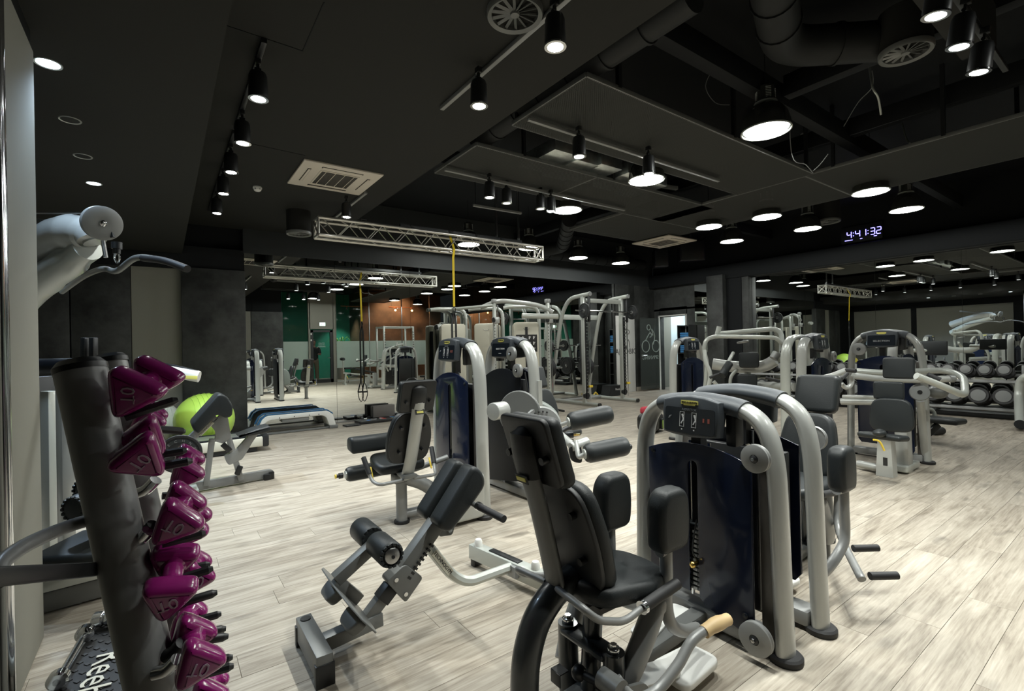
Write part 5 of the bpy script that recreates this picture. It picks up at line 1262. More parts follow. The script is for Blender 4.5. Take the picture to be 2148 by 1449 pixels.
# small things on the floor by the mirror
for k in range(2): solo('foam_block', '%s grey foam block standing by the mirror' % ('front' if k == 0 else 'rear'), 'foam block', MB().box((3.35, 8.80+k*.09, .165), (.42, .06, .21), bev=.006), GREYB, 'standing foam blocks')
bm_ = thing('balance_mat', 'black rimmed mat with coloured blotches by the mirror', 'mat', (3.3, 8.66, 0))
mk('rim', MB().prism(rpoly([(-.5, -.16), (.5, -.16), (.5, .16), (-.5, .16)], .03), .05, Matrix.Translation((0, 0, .028)), .008), PLAS, bm_)
cols = [(.1, .4, .15), (.6, .1, .08), (.1, .25, .6), (.6, .5, .1), (.5, .5, .5)]
for k in range(16):
    x = random.uniform(-.42, .42); y = random.uniform(-.11, .11)
    m = 'blotch_%d' % (k % 5)
    mk('colour_blotch', MB().prism(rpoly([(-.05, -.03), (.05, -.02), (.04, .035), (-.04, .03)], .02), .003, Matrix.Translation((x, y, .054+.0004*k)) @ Matrix.Rotation(k, 4, 'Z')), MATS.get(m) or mat(m, cols[k % 5], .6), bm_)
solo('balance_pad', 'small flat black pad on the floor before the mirror ledge', 'pad', MB().box((2.66, 8.50, .012), (.26, .18, .024), (0, 0, .1), bev=.005), PLAS)
def smalldb(c, d, label, m=PLAS, r=.045, ln=.2, grp='small black dumbbells by the mirror'):
    c = Vector(c); d = Vector(d).normalized(); t = thing('small_dumbbell', label, 'dumbbell', (c.x, c.y, c.z-r), 0, grp)
    mk('handle', MB().cyl(c-d*ln/2, c+d*ln/2, .014, n=12), CHROME if m is PLAS else m, t, world=True)
    for s_ in (-1, 1): mk('head', MB().cyl(c+d*s_*(ln/2-.05), c+d*s_*ln/2, r, n=6, bev=.004), m, t, world=True)
smalldb((3.02, 8.86, .045), (1, .2, 0), 'black hexagonal dumbbell left of the foam blocks')
smalldb((3.75, 8.90, .045), (1, -.3, 0), 'black hexagonal dumbbell right of the foam blocks')
solo('black_tube', 'short black tube lying on the floor left of the smith machine', 'tube', MB().cyl(PZ(1167, 858, .02), PZ(1183, 862, .02), .02, n=14), RUBB)
# ------------------------------------------------------------------ gym bag
bg = thing('gym_bag', 'black and red gym bag on the floor behind the abductor machine', 'bag', (5.95, 4.72, 0), .4)
mk('bag_body', MB().box((0, 0, .15), (.5, .3, .28), bev=.09, seg=5), PLAS, bg)
mk('red_top', MB().box((.02, 0, .31), (.36, .24, .12), (0, .1, 0), bev=.05, seg=5), REDF, bg)
mk('shoulder_strap', MB().tube([(-.2, -.1, .28), (-.12, -.16, .42), (.08, -.14, .44), (.2, -.08, .3)], .012, r2=.022, n=8, smooth=5), PLAS, bg)
mk('side_pocket', MB().box((.1, -.16, .12), (.22, .05, .16), bev=.02), PLAS, bg)
mk('lime_tab', MB().box((.0, -.187, .12), (.03, .006, .12)), GREENB, bg)
# ------------------------------------------------------------------ towers T3, T4 and the press between them
def simple_tower(loc, rz, label, name='weight_stack_machine', Hh=1.40, back=False, front=True, pul=()):
    t = thing(name, label, 'gym machine', loc, rz)
    tower(t, Hh, .70, front=front, back=back, pulleys=pul, detail=False)
    return t
t3 = simple_tower((6.03, 4.12, 0), math.pi/2, 'weight tower machine with blue smoked front before the open doorway', 'shoulder_machine')
t4 = simple_tower((6.22, 2.55, 0), math.pi/2, 'weight tower machine with a round pulley, left of the round-backed seat machine', 'chest_press_machine', pul=((-.09, -.31, .86),))
def W4(name, mb, m, **k): return mk(name, mb, m, t4, world=True, **k)
mk('second_arch_tube', MB().tube([Vector((x, .16, z)) for x, z in ((-.36, .02), (-.345, .6), (-.335, 1.05), (-.30, 1.22), (-.2, 1.335), (0, 1.365), (.2, 1.335), (.30, 1.22), (.335, 1.05), (.345, .6), (.36, .02))], .036, r2=.058, ref=(0, 1, 0), n=16, smooth=4) if False else MB().tube([Vector((.17, y, z)) for y, z in ((-.36, .02), (-.345, .6), (-.335, 1.05), (-.30, 1.22), (-.2, 1.335), (0, 1.365), (.2, 1.335), (.30, 1.22), (.335, 1.05), (.345, .6), (.36, .02))], .034, r2=.056, ref=(1, 0, 0), n=16, smooth=4), LSILVER, t4)
W4('cross_beam', MB().cyl(PD(1592, 808, 6.3), PD(1668, 812, 5.6), .05, n=20), SILVER)
# press machine: seat with two pads, double lever frame
def W3(name, mb, m, **k): return mk(name, mb, m, t3, world=True, **k)
s0 = PD(1566, 800, 6.3)
fc = (CP-s0); fc.z = 0; fc.normalize(); sd = V(-fc.y, fc.x, 0); upz = V(0, 0, 1)
def padat(par, u, v, dd, w_, h_, nm, r=.04, tilt=.12, th=.06, top=None):
    o_ = PD(u, v, dd); yd_ = (upz-fc*(-tilt)).normalized(); tp = top if top is not None else w_
    mk(nm, MB().prism(rpoly([(-w_/2, -h_/2), (w_/2, -h_/2), (tp/2, h_/2), (-tp/2, h_/2)], r), th, frame(-sd, upz-fc*tilt, o_), .016), LEATH, par, world=True)
padat(t3, 1571, 755, 6.25, .235, .20, 'headrest')
padat(t3, 1567, 802, 6.2, .235, .21, 'backrest')
padat(t3, 1560, 838, 6.15, .34, .22, 'lower_backrest', .08, top=.26)
W3('seat_post', MB().bar(PD(1568, 780, 6.4), onfloor(PD(1568, 780, 6.4), PD(1569, 900, 6.4)), .1, .06), LSILVER)
W3('floor_frame', MB().cyl(PZ(1568, 925, .05), PZ(1480, 900, .05), .04, n=14), SILVER)
W3('shroud_beam', MB().tube([PD(1495, 763, 6.6), PD(1530, 768, 6.5), PD(1560, 770, 6.4), PD(1600, 768, 6.3), PD(1626, 755, 6.2)], .055, r2=.075, ref=(0, 0, 1), n=18, smooth=5), SILVER)
W3('beam_cap', MB().cyl(PD(1622, 752, 6.1), PD(1630, 740, 6.1), .05, n=20), GREYM)
W3('pulley_disc', MB().lathe([(0, -.01), (.07, -.01), (.075, 0), (.07, .01), (0, .01)], PD(1558, 717, 6.4), (0, .2, 1), n=28), GREYM)
W3('upper_frame', MB().pipe([PD(1478, 823, 6.3), PD(1484, 760, 6.3), PD(1476, 735, 6.3), PD(1480, 712, 6.3), PD(1500, 705, 6.35), PD(1628, 708, 6.1), PD(1640, 720, 6.1)], .026, .12, n=14), LSILVER)
W3('lever_frame', MB().pipe([PD(1508, 700, 6.4), PD(1640, 688, 6.2), PD(1640, 755, 6.1), PD(1655, 790, 6.0), PD(1648, 836, 6.0), PD(1622, 832, 6.0)], .030, .14, n=14), LSILVER)
W3('lever_frame', MB().pipe([PD(1478, 735, 6.2), PD(1480, 760, 6.15), PD(1492, 785, 6.1), PD(1484, 820, 6.1), PD(1495, 826, 6.1)], .026, .10, n=14), LSILVER)
W3('vertical_stub', MB().cyl(PD(1504, 704, 6.4), PD(1509, 685, 6.4), .032, n=16), LSILVER)
W3('short_strut', MB().cyl(PD(1538, 740, 6.4), PD(1523, 768, 6.2), .022, n=14), LSILVER)
W3('foam_grip', MB().cyl(PD(1530, 762, 6.15), PD(1514, 788, 6.05), .048, n=18, bev=.008), LEATH)
W3('handle', MB().cyl(PD(1489, 792, 6.0), PD(1508, 784, 6.0), .018, n=12), RUBB)
W3('handle', MB().cyl(PD(1606, 792, 5.95), PD(1646, 803, 5.85), .018, n=12), RUBB)
W3('handle', MB().cyl(PD(1638, 738, 6.0), PD(1654, 739, 5.9), .018, n=12), RUBB)
W3('strut', MB().cyl(PD(1497, 800, 6.1), PD(1525, 832, 6.1), .024, n=12), LSILVER)
W3('side_loop', MB().pipe([PD(1530, 860, 6.4), PD(1532, 790, 6.4), PD(1545, 776, 6.4)], .022, .08, n=12), LSILVER)
# ------------------------------------------------------------------ shoulder press in front of the T5 tower
t5 = simple_tower((6.5, 1.94, 0), 0, 'shoulder press machine with wide silver arms and three stacked back pads', 'shoulder_press_machine', Hh=1.42, front=True)
# its display side faces the camera and reads like the cover of the others
for o in list(t5.children):
    if o.name.startswith('instruction_print'): bpy.data.objects.remove(o)
dh = [o for o in t5.children if o.name.startswith('display_face')][0]
text('SELECTION', .024, (-.1085, 0, 1.298), (0, -1, 0), (.10, 0, 1), PRINT, t5, sx=1.25)
def W5(name, mb, m, **k): return mk(name, mb, m, t5, world=True, **k)
pq = WM[t5.name].inverted() @ PX(1802, 732, 6.42); pulley(t5, pq, .07)
s0 = PX(1865, 870, 5.6); fc = V(-.93, -.15, 0).normalized(); sd = V(-fc.y, fc.x, 0)
padat(t5, 1885, 772, 5.55*.585+1.35, .24, .20, 'headrest', .03, .10)
padat(t5, 1864, 819, 4.62, .235, .17, 'backrest', .03, .06)
padat(t5, 1870, 870, 4.55, .35, .31, 'lower_backrest', .10, .05, .07, top=.30)
W5('saddle_seat', MB().box(PD(1852, 915, 4.35), (.20, .34, .05), (0, .1, -.1), bev=.024, seg=5).ball(PD(1845, 908, 4.25), .07, 20, (1, .7, .5)), LEATH)
W5('lower_post', MB().prism([(-.07, .0), (.07, 0), (.05, .40), (-.05, .40)], .12, frame((0, -1, 0), (.03, 0, 1), PZ(1860, 998, 0)+V(0, 0, .0)), .006), SILVER)
W5('post_window', MB().box(PD(1857, 968, 4.2), (.01, .03, .07)), PRINTK)
W5('seat_lever', MB().tube([PD(1832, 922, 4.2), PD(1845, 926, 4.2), PD(1855, 945, 4.2)], .008, n=8, smooth=4), YELLP)
W5('floor_rail', MB().cyl(PZ(1800, 972, .06), PZ(1850, 982, .06), .035, n=14), SILVER)
W5('floor_plate', MB().prism(rpoly([(-.18, -.12), (.22, -.12), (.22, .12), (-.18, .12)], .03), .06, Matrix.Translation(PZ(1885, 975, .05)), .01), LSILVER)
W5('rear_post', MB().bar(PX(1893, 880, 5.95), onfloor(PX(1893, 880, 5.95), PX(1896, 940, 5.95)), .14, .1), SILVER)
W5('support_leg', MB().cyl(PX(1930, 840, 6.2), PZ(1942, 965, .03), .035, n=16), SILVER)
W5('cross_beam', MB().cyl(PD(1765, 842, 5.3), PD(1850, 843, 5.0), .035, n=14).cyl(PD(1768, 832, 5.3), PD(1850, 834, 5.0), .022, n=12), SILVER)
W5('press_arm', MB().pipe([PD(1790, 788, 4.9), PD(1850, 795, 4.9), PD(1925, 797, 4.8), PD(1998, 794, 4.7)], .033, .1, n=16), SILVER)
W5('arm_cap', MB().cyl(PD(1990, 794, 4.7), PD(2000, 794, 4.7), .036, n=16), GREYM)
W5('press_arm', MB().pipe([PD(1796, 778, 5.1), PD(1850, 782, 5.0), PD(1985, 776, 4.9), PD(2022, 790, 4.7), PD(2025, 832, 4.4), PD(1990, 815, 4.3), PD(1922, 788, 4.3)], .030, .16, n=16), LSILVER)
W5('press_arm', MB().pipe([PD(1690, 800, 4.9), PD(1745, 788, 4.9), PD(1775, 776, 4.9)], .026, .05, n=14), SILVER)
W5('handle', MB().cyl(PD(1772, 776, 4.9), PD(1795, 778, 4.8), .020, n=12), RUBB)
W5('handle', MB().cyl(PD(1764, 795, 4.6), PD(1777, 784, 4.8), .018, n=12), RUBB)
W5('knurled_grip', MB().cyl(PD(1945, 785, 4.35), PD(1972, 797, 4.3), .022, n=12), RUBB)
W5('hook_arm', MB().pipe([PD(1765, 805, 4.9), PD(1775, 815, 4.9), PD(1786, 808, 4.9), PD(1788, 788, 4.9)], .022, .05, n=12), SILVER)
W5('pivot_disc', MB().lathe([(0, -.012), (.078, -.012), (.083, 0), (.078, .012), (.02, .015), (0, .015)], PD(1929, 823, 4.8), (-.9, -.35, .25), n=36), GREYP)
W5('disc_bolt', MB().lathe([(0, .012), (.02, .012), (.02, .022), (0, .022)], PD(1929, 823, 4.8), (-.9, -.35, .25), n=14), CHROME)
W5('pivot_cover', MB().ball(PD(1967, 822, 5.1), .09, 18, (1, 1, .8)), GREYP)
# ------------------------------------------------------------------ further seat machine at the right
t6 = simple_tower((7.95, 2.2, 0), math.pi/2, 'machine behind the shoulder press with a small separate seat on the right', 'rowing_seat_machine', back=True)
def W6(name, mb, m, **k): return mk(name, mb, m, t6, world=True, **k)
W6('seat', MB().box(PD(1975, 881, 6.0), (.26, .42, .07), (0, 0, -.2), bev=.033, seg=5), LEATH)
W6('seat_bracket', MB().bar(PD(1968, 890, 6.0), PD(1942, 915, 6.0), .04, .07), PLAS)
W6('seat_column', MB().bar(PD(1944, 905, 6.1), onfloor(PD(1944, 905, 6.1), PD(1946, 940, 6.1)), .06, .06), SILVER)
W6('frame_loop', MB().pipe([PD(1918, 862, 6.2), PD(1925, 856, 6.2), PD(1955, 858, 6.2), PD(1962, 870, 6.2), PD(1950, 895, 6.2)], .022, .06, n=12), LSILVER)
W6('foot_roller', MB().cyl(PZ(1955, 905, .05), PZ(1976, 903, .05), .05, n=16), RUBB)
W6('yellow_tab', MB().box(PD(1998, 888, 5.9), (.05, .05, .01)), YELLP)
W6('side_pad', MB().box(PD(1952, 730, 7.4), (.05, .4, .22), bev=.02), LEATH)
W6('side_arm', MB().cyl(PD(1880, 735, 7.6), PD(1960, 735, 7.4), .03, n=12), LSILVER)
# ------------------------------------------------------------------ dumbbell rack at the right wall
dr_ = thing('dumbbell_rack', 'two-tier black dumbbell rack along the right mirror wall', 'dumbbell rack', (10.95, 3.6, 0))
def Dk(name, mb, m, **k): return mk(name, mb, m, dr_, world=True, **k)
y0, y1 = 1.45, 6.0
for z, x in ((.60, 10.95), (.16, 10.88)):
    Dk('shelf_rail', MB().box((x-.16, (y0+y1)/2, z), (.05, y1-y0, .05), (0, .3, 0), bev=.006), GREYM)
    Dk('shelf_rail', MB().box((x+.14, (y0+y1)/2, z+.09), (.05, y1-y0, .05), (0, .3, 0), bev=.006), GREYP)
Dk('plinth', MB().box((11.05, (y0+y1)/2, .04), (.4, y1-y0, .07), bev=.006), PLAS)
for y in (1.5, 2.55, 3.7, 4.85, 5.95): Dk('rack_leg', MB().bar((11.10, y, 0), (11.18, y, .85), .06, .05, up=(0, 1, 0)), GREYP)
Dk('end_frame', MB().pipe([PZ(2140, 888, .08), PD(2137, 830, 7.33), PD(2141, 797, 7.3), PD(2156, 788, 7.2), PD(2200, 785, 7.1)], .055, .12, n=16), LSILVER)
Dk('end_foot', MB().cyl(PZ(2140, 890, 0), PZ(2140, 890, .10), .062, n=20), PLAS)
def rubberdb(r, hl):
    t = thing('rubber_dumbbell', '', 'dumbbell', (0, 0, 0), 0)
    for s_ in (-1, 1):
        h_ = mk('head', MB().lathe([(0, -.004), (r*.72, -.004), (r*.75, 0), (r*.95, 0), (r, .012), (r, hl-.012), (r*.94, hl), (0, hl)], (s_*(.075+hl), 0, 0), (-s_, 0, 0), n=28), RUBB, t)
        mk('head_disc', MB().lathe([(0, 0), (r*.70, 0), (r*.70, -.004), (r*.2, -.006), (0, -.006)], (s_*(.075+hl)+s_*.002, 0, 0), (-s_, 0, 0), n=28), GREYP, h_)
    mk('handle', MB().cyl((-.08, 0, 0), (.08, 0, 0), .016, n=12), CHROME, t)
    return t
for row, (r, z, x, sp, hl) in enumerate(((.095, .76, 10.86, .225, .07), (.132, .345, 10.80, .290, .085))):
    src = rubberdb(r, hl); n_ = int((5.9-1.6)/sp)
    nm = ('top', 'lower')[row]
    for k in range(n_):
        y = 1.66+k*sp
        lb = 'round black rubber dumbbell, %s from the right on the %s shelf of the rack' % (['first', 'second', 'third', 'fourth', 'fifth', 'sixth', 'seventh', 'eighth', 'ninth', 'tenth', 'eleventh', 'twelfth', 'thirteenth', 'fourteenth', 'fifteenth', 'sixteenth', 'seventeenth', 'eighteenth', 'nineteenth', 'twentieth'][k], nm)
        if k == 0: o = src; o.location = (x, y, z); o['label'] = lb
        else: o = dup(src, loc=(x, y, z), label=lb)
        o['group'] = 'rubber dumbbells on the two-tier rack'; o.rotation_euler = (0, math.radians(14), 0)
# ------------------------------------------------------------------ smith machine
sm = thing('smith_machine', 'tall silver smith machine with hooked uprights and a loaded bar', 'gym machine', (8.05, 8.0, 0))
def Sm(name, mb, m, **k): return mk(name, mb, m, sm, world=True, **k)
for i, x in enumerate((7.46, 8.68)):
    Sm('floor_tube', MB().cyl((x, 7.22, .05), (x, 8.82, .05), .038, n=14), LSILVER)
    Sm('tube_cap', MB().cyl((x, 7.20, .05), (x, 7.24, .05), .042, n=14), PLAS)
    Sm('upright', MB().box((x, 7.66, 1.23), (.07, .09, 2.36), bev=.008), LSILVER)
    Sm('guide_strip', MB().box((x+.02, 7.60, 1.05), (.05, .03, 1.8)), PLAS)
    hk = MB()
    for k in range(22): hk.box((x+.02, 7.58, .3+k*.075), (.04, .03, .018))
    Sm('catch_peg', hk, CHROME)['kind'] = 'stuff'
    Sm('guide_rod', MB().cyl((x+.10, 7.58, .12), (x+.10, 7.58, 2.3), .014, n=10), CHROME)
    Sm('rear_leg', MB().pipe([(x, 8.80, .03), (x, 8.62, 1.0), (x, 8.35, 2.05), (x, 8.1, 2.38), (x, 7.45, 2.42)], .045, .22, n=14), LSILVER)
    Sm('leg_cap', MB().cyl((x, 7.43, 2.42), (x, 7.46, 2.42), .048, n=14), GREYM)
    Sm('yellow_stop', MB().box((x+.10, 7.58, .42), (.10, .06, .05), bev=.006), YELLP)
    Sm('bar_catch', MB().box((x+.08, 7.56, 2.1), (.05, .05, .55), bev=.01), PLAS)
    Sm('spring_pulley', MB().cyl((x+.02, 7.60, .22), (x+.02, 7.66, .22), .07, n=20), PLAS)
    for z, r, nn in ((1.32, .14, 2), (.80, .225, 4)):
        yy = 8.80-.18*z+.02
        Sm('plate_horn', MB().cyl((x-.26, yy, z), (x+.26, yy, z), .018, n=12), CHROME)
        for k in range(nn):
            wq = thing('weight_plate', 'black weight plate, %s on the %s horn of the %s smith machine leg' % (('outermost', 'second from outside', 'third from outside', 'innermost')[k], 'upper' if z > 1 else 'lower', 'left' if i == 0 else 'right'), 'weight plate', (x-.2+k*.035, yy, z), 0, 'weight plates on the smith machine')
            weightplate(wq, (x-.22+k*.036, yy, z), (-1, 0, 0), r-.004*k, th=.03)
Sm('top_beam', MB().box((8.07, 7.66, 2.30), (1.28, .05, .09), bev=.01), LSILVER)
Sm('rear_beam', MB().box((8.07, 8.40, 1.98), (1.22, .05, .12), bev=.01), LSILVER)
Sm('floor_cross', MB().cyl((7.46, 8.35, .06), (8.68, 8.35, .06), .032, n=12), GREYM)
Sm('barbell', MB().cyl((7.10, 7.52, 2.06), (9.05, 7.52, 2.06), .015, n=12), CHROME)
for x, s_ in ((7.36, 'left'), (8.90, 'right')):
    wq = thing('weight_plate', 'weight plate on the %s end of the high smith machine bar' % s_, 'weight plate', (x, 7.52, 2.06), 0, 'weight plates on the smith bar')
    weightplate(wq, (x, 7.52, 2.06), (1, 0, 0), .165, th=.035)
# ------------------------------------------------------------------ cable towers
def cable_tower(c, rz, label, panel=True, hh=1.80):
    t = thing('cable_tower', label, 'gym machine', c, rz, 'beige cable towers before the mirror')
    mk('shroud', MB().prism(rpoly([(-.25, .12), (.25, .12), (.25, hh), (-.25, hh)], .07), .10, frame((1, 0, 0), (0, 0, 1), (0, -.09, 0)), .02), CREAM, t)
    mk('shroud_back', MB().prism(rpoly([(-.25, .12), (.25, .12), (.25, hh-.02), (-.25, hh-.02)], .07), .08, frame((1, 0, 0), (0, 0, 1), (0, .12, 0)), .02), CREAM, t)
    mk('stack_core', MB().box((0, .01, .9), (.42, .14, 1.55)), NAVY2, t)
    mk('emblem', MB().tube([(-.06, -.142, hh-.12), (-.04, -.142, hh-.14), (0, -.142, hh-.15), (.04, -.142, hh-.14), (.06, -.142, hh-.12)], .004, n=6), GREYM, t)
    if panel:
        mk('chart', MB().box((0, -.142, hh-.42), (.42, .006, .34)), PRINTK, t)
        ch = MB()
        for i in range(4):
            for j in range(3):
                x = -.165+i*.085+(.05 if i > 1 else 0); ch.box((x, -.147, hh-.31-j*.11), (.022, .003, .06)).box((x+.02, -.147, hh-.30-j*.11), (.012, .003, .03), (0, .5, 0))
        mk('chart_figure', ch, PRINT, t)['kind'] = 'stuff'
        mk('stack_slot', MB().box((-.0, -.144, hh-.55), (.05, .01, .9)), PLAS, t)
    mk('arch_frame', MB().pipe([(-.22, .1, .02), (-.22, .1, 2.02), (-.22, -.3, 2.1)] if False else [(.30, .1, .02), (.30, .1, 2.12), (-.30, .1, 2.12), (-.42, .1, 2.10)], .036, .2, n=14), LSILVER, t)
    mk('base_foot', MB().box((0, .02, .06), (.62, .34, .10), bev=.02), LSILVER, t)
    return t
cable_tower((PD(949, 700, 9.85).x, PD(949, 700, 9.85).y, 0), -.35, 'left beige cable tower, plain front, behind the left blue machine', False)
cable_tower((PD(1023, 700, 9.9).x, PD(1023, 700, 9.9).y, 0), -.8, 'middle beige cable tower turned sideways between the two towers', False)
cable_tower((PD(1102, 700, 9.7).x, PD(1102, 700, 9.7).y, 0), -.50, 'right beige cable tower carrying a black exercise chart', True)
def column(u, dd, ztop, label):
    q = PD(u, 700, dd); t = thing('cable_column', label, 'cable column', (q.x, q.y, 0), 0, 'perforated cable columns')
    mk('post', MB().box((0, 0, ztop/2), (.06, .06, ztop), bev=.008), LSILVER, t)
    hm = MB()
    for k in range(26): hm.cyl((-.02, -.031, .25+k*.06), (-.02, -.034, .25+k*.06), .010, n=8)
    mk('adjust_hole', hm, PRINTK, t)['kind'] = 'stuff'
    mk('side_rod', MB().cyl((.07, -.02, .1), (.07, -.02, ztop-.05), .012, n=8), CHROME, t)
    mk('carriage', MB().box((.01, -.03, ztop-.35), (.13, .10, .13), bev=.015), SILVER, t)
    mk('carriage_pulley', MB().cyl((-.07, -.06, ztop-.35), (-.05, -.06, ztop-.35), .05, n=20), PLAS, t)
    mk('foot', MB().box((0, 0, .03), (.2, .3, .06), bev=.01), LSILVER, t)
    mk('top_cap', MB().box((0, 0, ztop+.03), (.10, .10, .08), bev=.02), GREYM, t)
    return t
column(919, 10.05, 2.1, 'left perforated silver column, right of the door reflection')
column(1038, 9.6, 2.2, 'middle perforated silver column between the cable towers')
c3 = column(1150, 9.6, 2.18, 'right perforated silver column with a hanging chain')
q = c3.location
cb = thing('hanging_chain', 'black chain with a grip hanging from the right perforated column', 'chain', (q.x+.09, q.y-.12, 1.85))
for k in range(14): mk('chain_link', MB().tube([(0, 0, -.03-k*.04), (.010, 0, -.045-k*.04), (0, 0, -.065-k*.04), (-.010, 0, -.045-k*.04), (0, 0, -.03-k*.04)], .005, n=6, smooth=2), PLAS, cb)
mk('grip', MB().box((0, 0, -.60), (.16, .03, .03), bev=.01), RUBB, cb)
solo('crossover_beam', 'silver beam joining the tops of the cable columns', 'beam', MB().cyl(PD(919, 651, 10.05), PD(1040, 640, 9.6), .03, n=12), LSILVER, 'cable crossover beams')
solo('crossover_beam', 'thick silver beam with a pull-up grip over the right cable tower', 'beam', MB().tube([PD(1010, 645, 9.8), PD(1045, 632, 9.6), PD(1085, 634, 9.6), PD(1130, 641, 9.6), PD(1160, 655, 9.6)], .045, n=14, smooth=5), SILVER, 'cable crossover beams')
solo('crossover_beam', 'pale round beam at the right of the right cable tower', 'beam', MB().cyl(PD(1095, 662, 9.2), PD(1170, 664, 9.3), .05, n=14), LSILVER, 'cable crossover beams')
# ------------------------------------------------------------------ towel shelf, box by the aerobic door
sh = thing('towel_shelf', 'black shelf unit with blue towels beside the open doorway', 'shelf', (11.4, 7.78, 0))
mk('side_panel', MB().box((0, .17, .9), (.34, .02, 1.8)), PLAS, sh); mk('side_panel', MB().box((0, -.17, .9), (.34, .02, 1.8)), PLAS, sh)
mk('back_panel', MB().box((.17, 0, .9), (.01, .34, 1.8)), PLAS, sh)
for z in (.03, .4, .75, 1.05, 1.38, 1.78): mk('shelf_board', MB().box((0, 0, z), (.34, .33, .02)), PLAS, sh)
for j, z in enumerate((1.06, 1.39)):
    for k in range(4):
        solo('folded_towel', 'blue folded towel, %s of the %s stack on the shelf' % (('lowest', 'second lowest', 'third', 'topmost')[k], ('lower', 'upper')[j]), 'towel', MB().box((11.35, 7.76, z+.03+k*.052), (.24, .26, .046), bev=.02, seg=4), TOWEL, 'blue folded towels')
bx_ = thing('black_box', 'low black wedge-sided box lettered in white before the aerobic door', 'box', (9.5, 8.72, 0), -.12)
mk('box_body', MB().prism([(-.27, 0), (.27, 0), (.25, .26), (-.20, .26)], .34, frame((1, 0, 0), (0, 0, 1), (0, 0, 0)), .006), PLAS, bx_)
text('Reebok', .075, (.06, -.1725, .17), (1, 0, 0), (0, 0, 1), PRINT, bx_)
mk('lid', MB().box((.02, 0, .265), (.48, .36, .012)), GRAPH, bx_)
bx2 = thing('yellow_grip', 'yellow resistance grip lying by the smith machine rear leg', 'grip', (8.95, 8.80, .02)); mk('grip', MB().pipe([(-.08, 0, .02), (0, 0, .10), (.08, 0, .02)], .02, .03), YELLP, bx2); mk('band', MB().cyl((-.09, 0, .01), (.09, 0, .01), .012), YELLP, bx2)
# side room: loudspeaker on a stand
sp_ = thing('stand_loudspeaker', 'black loudspeaker on a stand seen through the open doorway', 'loudspeaker', (12.6, 8.35, 0))
mk('cabinet', MB().box((0, 0, 1.22), (.28, .34, .5), bev=.03), PLAS, sp_); mk('pole', MB().cyl((0, 0, .05), (0, 0, .98), .018), PLAS, sp_)
for k in range(3): a_ = k*2.09; mk('stand_leg', MB().cyl((0, 0, .3), (.3*math.cos(a_), .3*math.sin(a_), .01), .012, n=8), PLAS, sp_)
# ------------------------------------------------------------------ things behind the camera that the mirrors show
cg = thing('pull_up_cage', 'silver pull-up cage near the glass wall, seen in the mirror', 'gym machine', (7.75, -.9, 0))
for x in (-.62, .62):
    for y in (-.4, .4): mk('cage_post', MB().box((x, y, 1.12), (.07, .07, 2.24), bev=.008), LSILVER, cg)
    mk('side_beam', MB().box((x, 0, 2.2), (.06, .8, .06)), LSILVER, cg); mk('floor_beam', MB().box((x, 0, .04), (.07, .9, .07)), LSILVER, cg)
for y in (-.4, .4): mk('top_beam', MB().cyl((-.62, y, 2.2), (.62, y, 2.2), .03), LSILVER, cg)
for x in (-.60, .60):
    hk = MB()
    for k in range(9): hk.box((x, .45, 1.2+k*.1), (.03, .06, .02))
    mk('hook_peg', hk, PLAS, cg)['kind'] = 'stuff'
bn = thing('adjustable_bench', 'black flat bench with ankle rollers near the glass wall, seen in the mirror', 'exercise bench', (6.2, -.75, 0), .1)
mk('back_pad', MB().box((.2, 0, .5), (.8, .28, .07), (0, .25, 0), bev=.025, seg=4), LEATH, bn); mk('seat_pad', MB().box((-.40, 0, .62), (.3, .26, .07), bev=.025, seg=4), LEATH, bn)
mk('frame_beam', MB().bar((-.6, 0, .45), (.5, 0, .3), .06, .06), LSILVER, bn); mk('front_leg', MB().bar((-.5, 0, .45), (-.55, 0, .03), .06, .06, up=(0, 1, 0)), LSILVER, bn); mk('rear_leg', MB().bar((.3, 0, .35), (.5, 0, .03), .06, .06, up=(0, 1, 0)), LSILVER, bn)
mk('foot_bar', MB().box((-.56, 0, .03), (.07, .5, .06)), LSILVER, bn); mk('foot_bar', MB().box((.5, 0, .03), (.07, .5, .06)), LSILVER, bn)
for s_ in (-1, 1): mk('ankle_roller', MB().cyl((-.62, s_*.05, .98), (-.62, s_*.24, .98), .055, n=18, bev=.01), LEATH, bn)
mk('roller_post', MB().cyl((-.58, 0, .5), (-.62, 0, .98), .022), LSILVER, bn)
simple_tower((2.6, -1.15, 0), math.pi/2, 'blue fronted weight tower left of the glass door, seen in the mirror', 'leg_press_machine', back=True)
simple_tower((9.6, -1.4, 0), 0, 'weight tower by the glass corner, seen in the mirrors', 'triceps_machine', back=True)
# plant and hanging lamps of the back room
pt = thing('potted_plant', 'arching green potted plant against the green wall behind the glass', 'plant', (6.7, -4.9, 0))
mk('pot', MB().lathe([(0, 0), (.16, 0), (.22, 1.25), (.19, 1.25), (.17, 1.2), (0, 1.2)], n=24), TERR, pt)
lfm = MB(); rr_ = random.Random(3)
for k in range(46):
    a_ = rr_.uniform(0, 6.28); ln = rr_.uniform(.35, .75); hgt = rr_.uniform(.3, .75)
    P = [Vector((ln*s_*math.cos(a_), ln*s_*math.sin(a_), 1.2+hgt*math.sin(s_*2.4))) for s_ in (0, .25, .5, .75, 1)]
    lfm.tube(P, .004, r2=.03, ref=(0, 0, 1), n=6, smooth=3, rads=(.5, .9, 1, 1, .7, .3)) if False else lfm.tube(P, .02, r2=.003, ref=(0, 0, 1), n=6, smooth=3, rads=(.5, .9, 1, 1, .7, .3))
mk('foliage', lfm, LEAF, pt)['kind'] = 'stuff'
spot('plant_spot', (6.9, -4.75, 3.9), 420, 60, (.85, 1, .9), None, (math.radians(-14), 0, 0), .05)
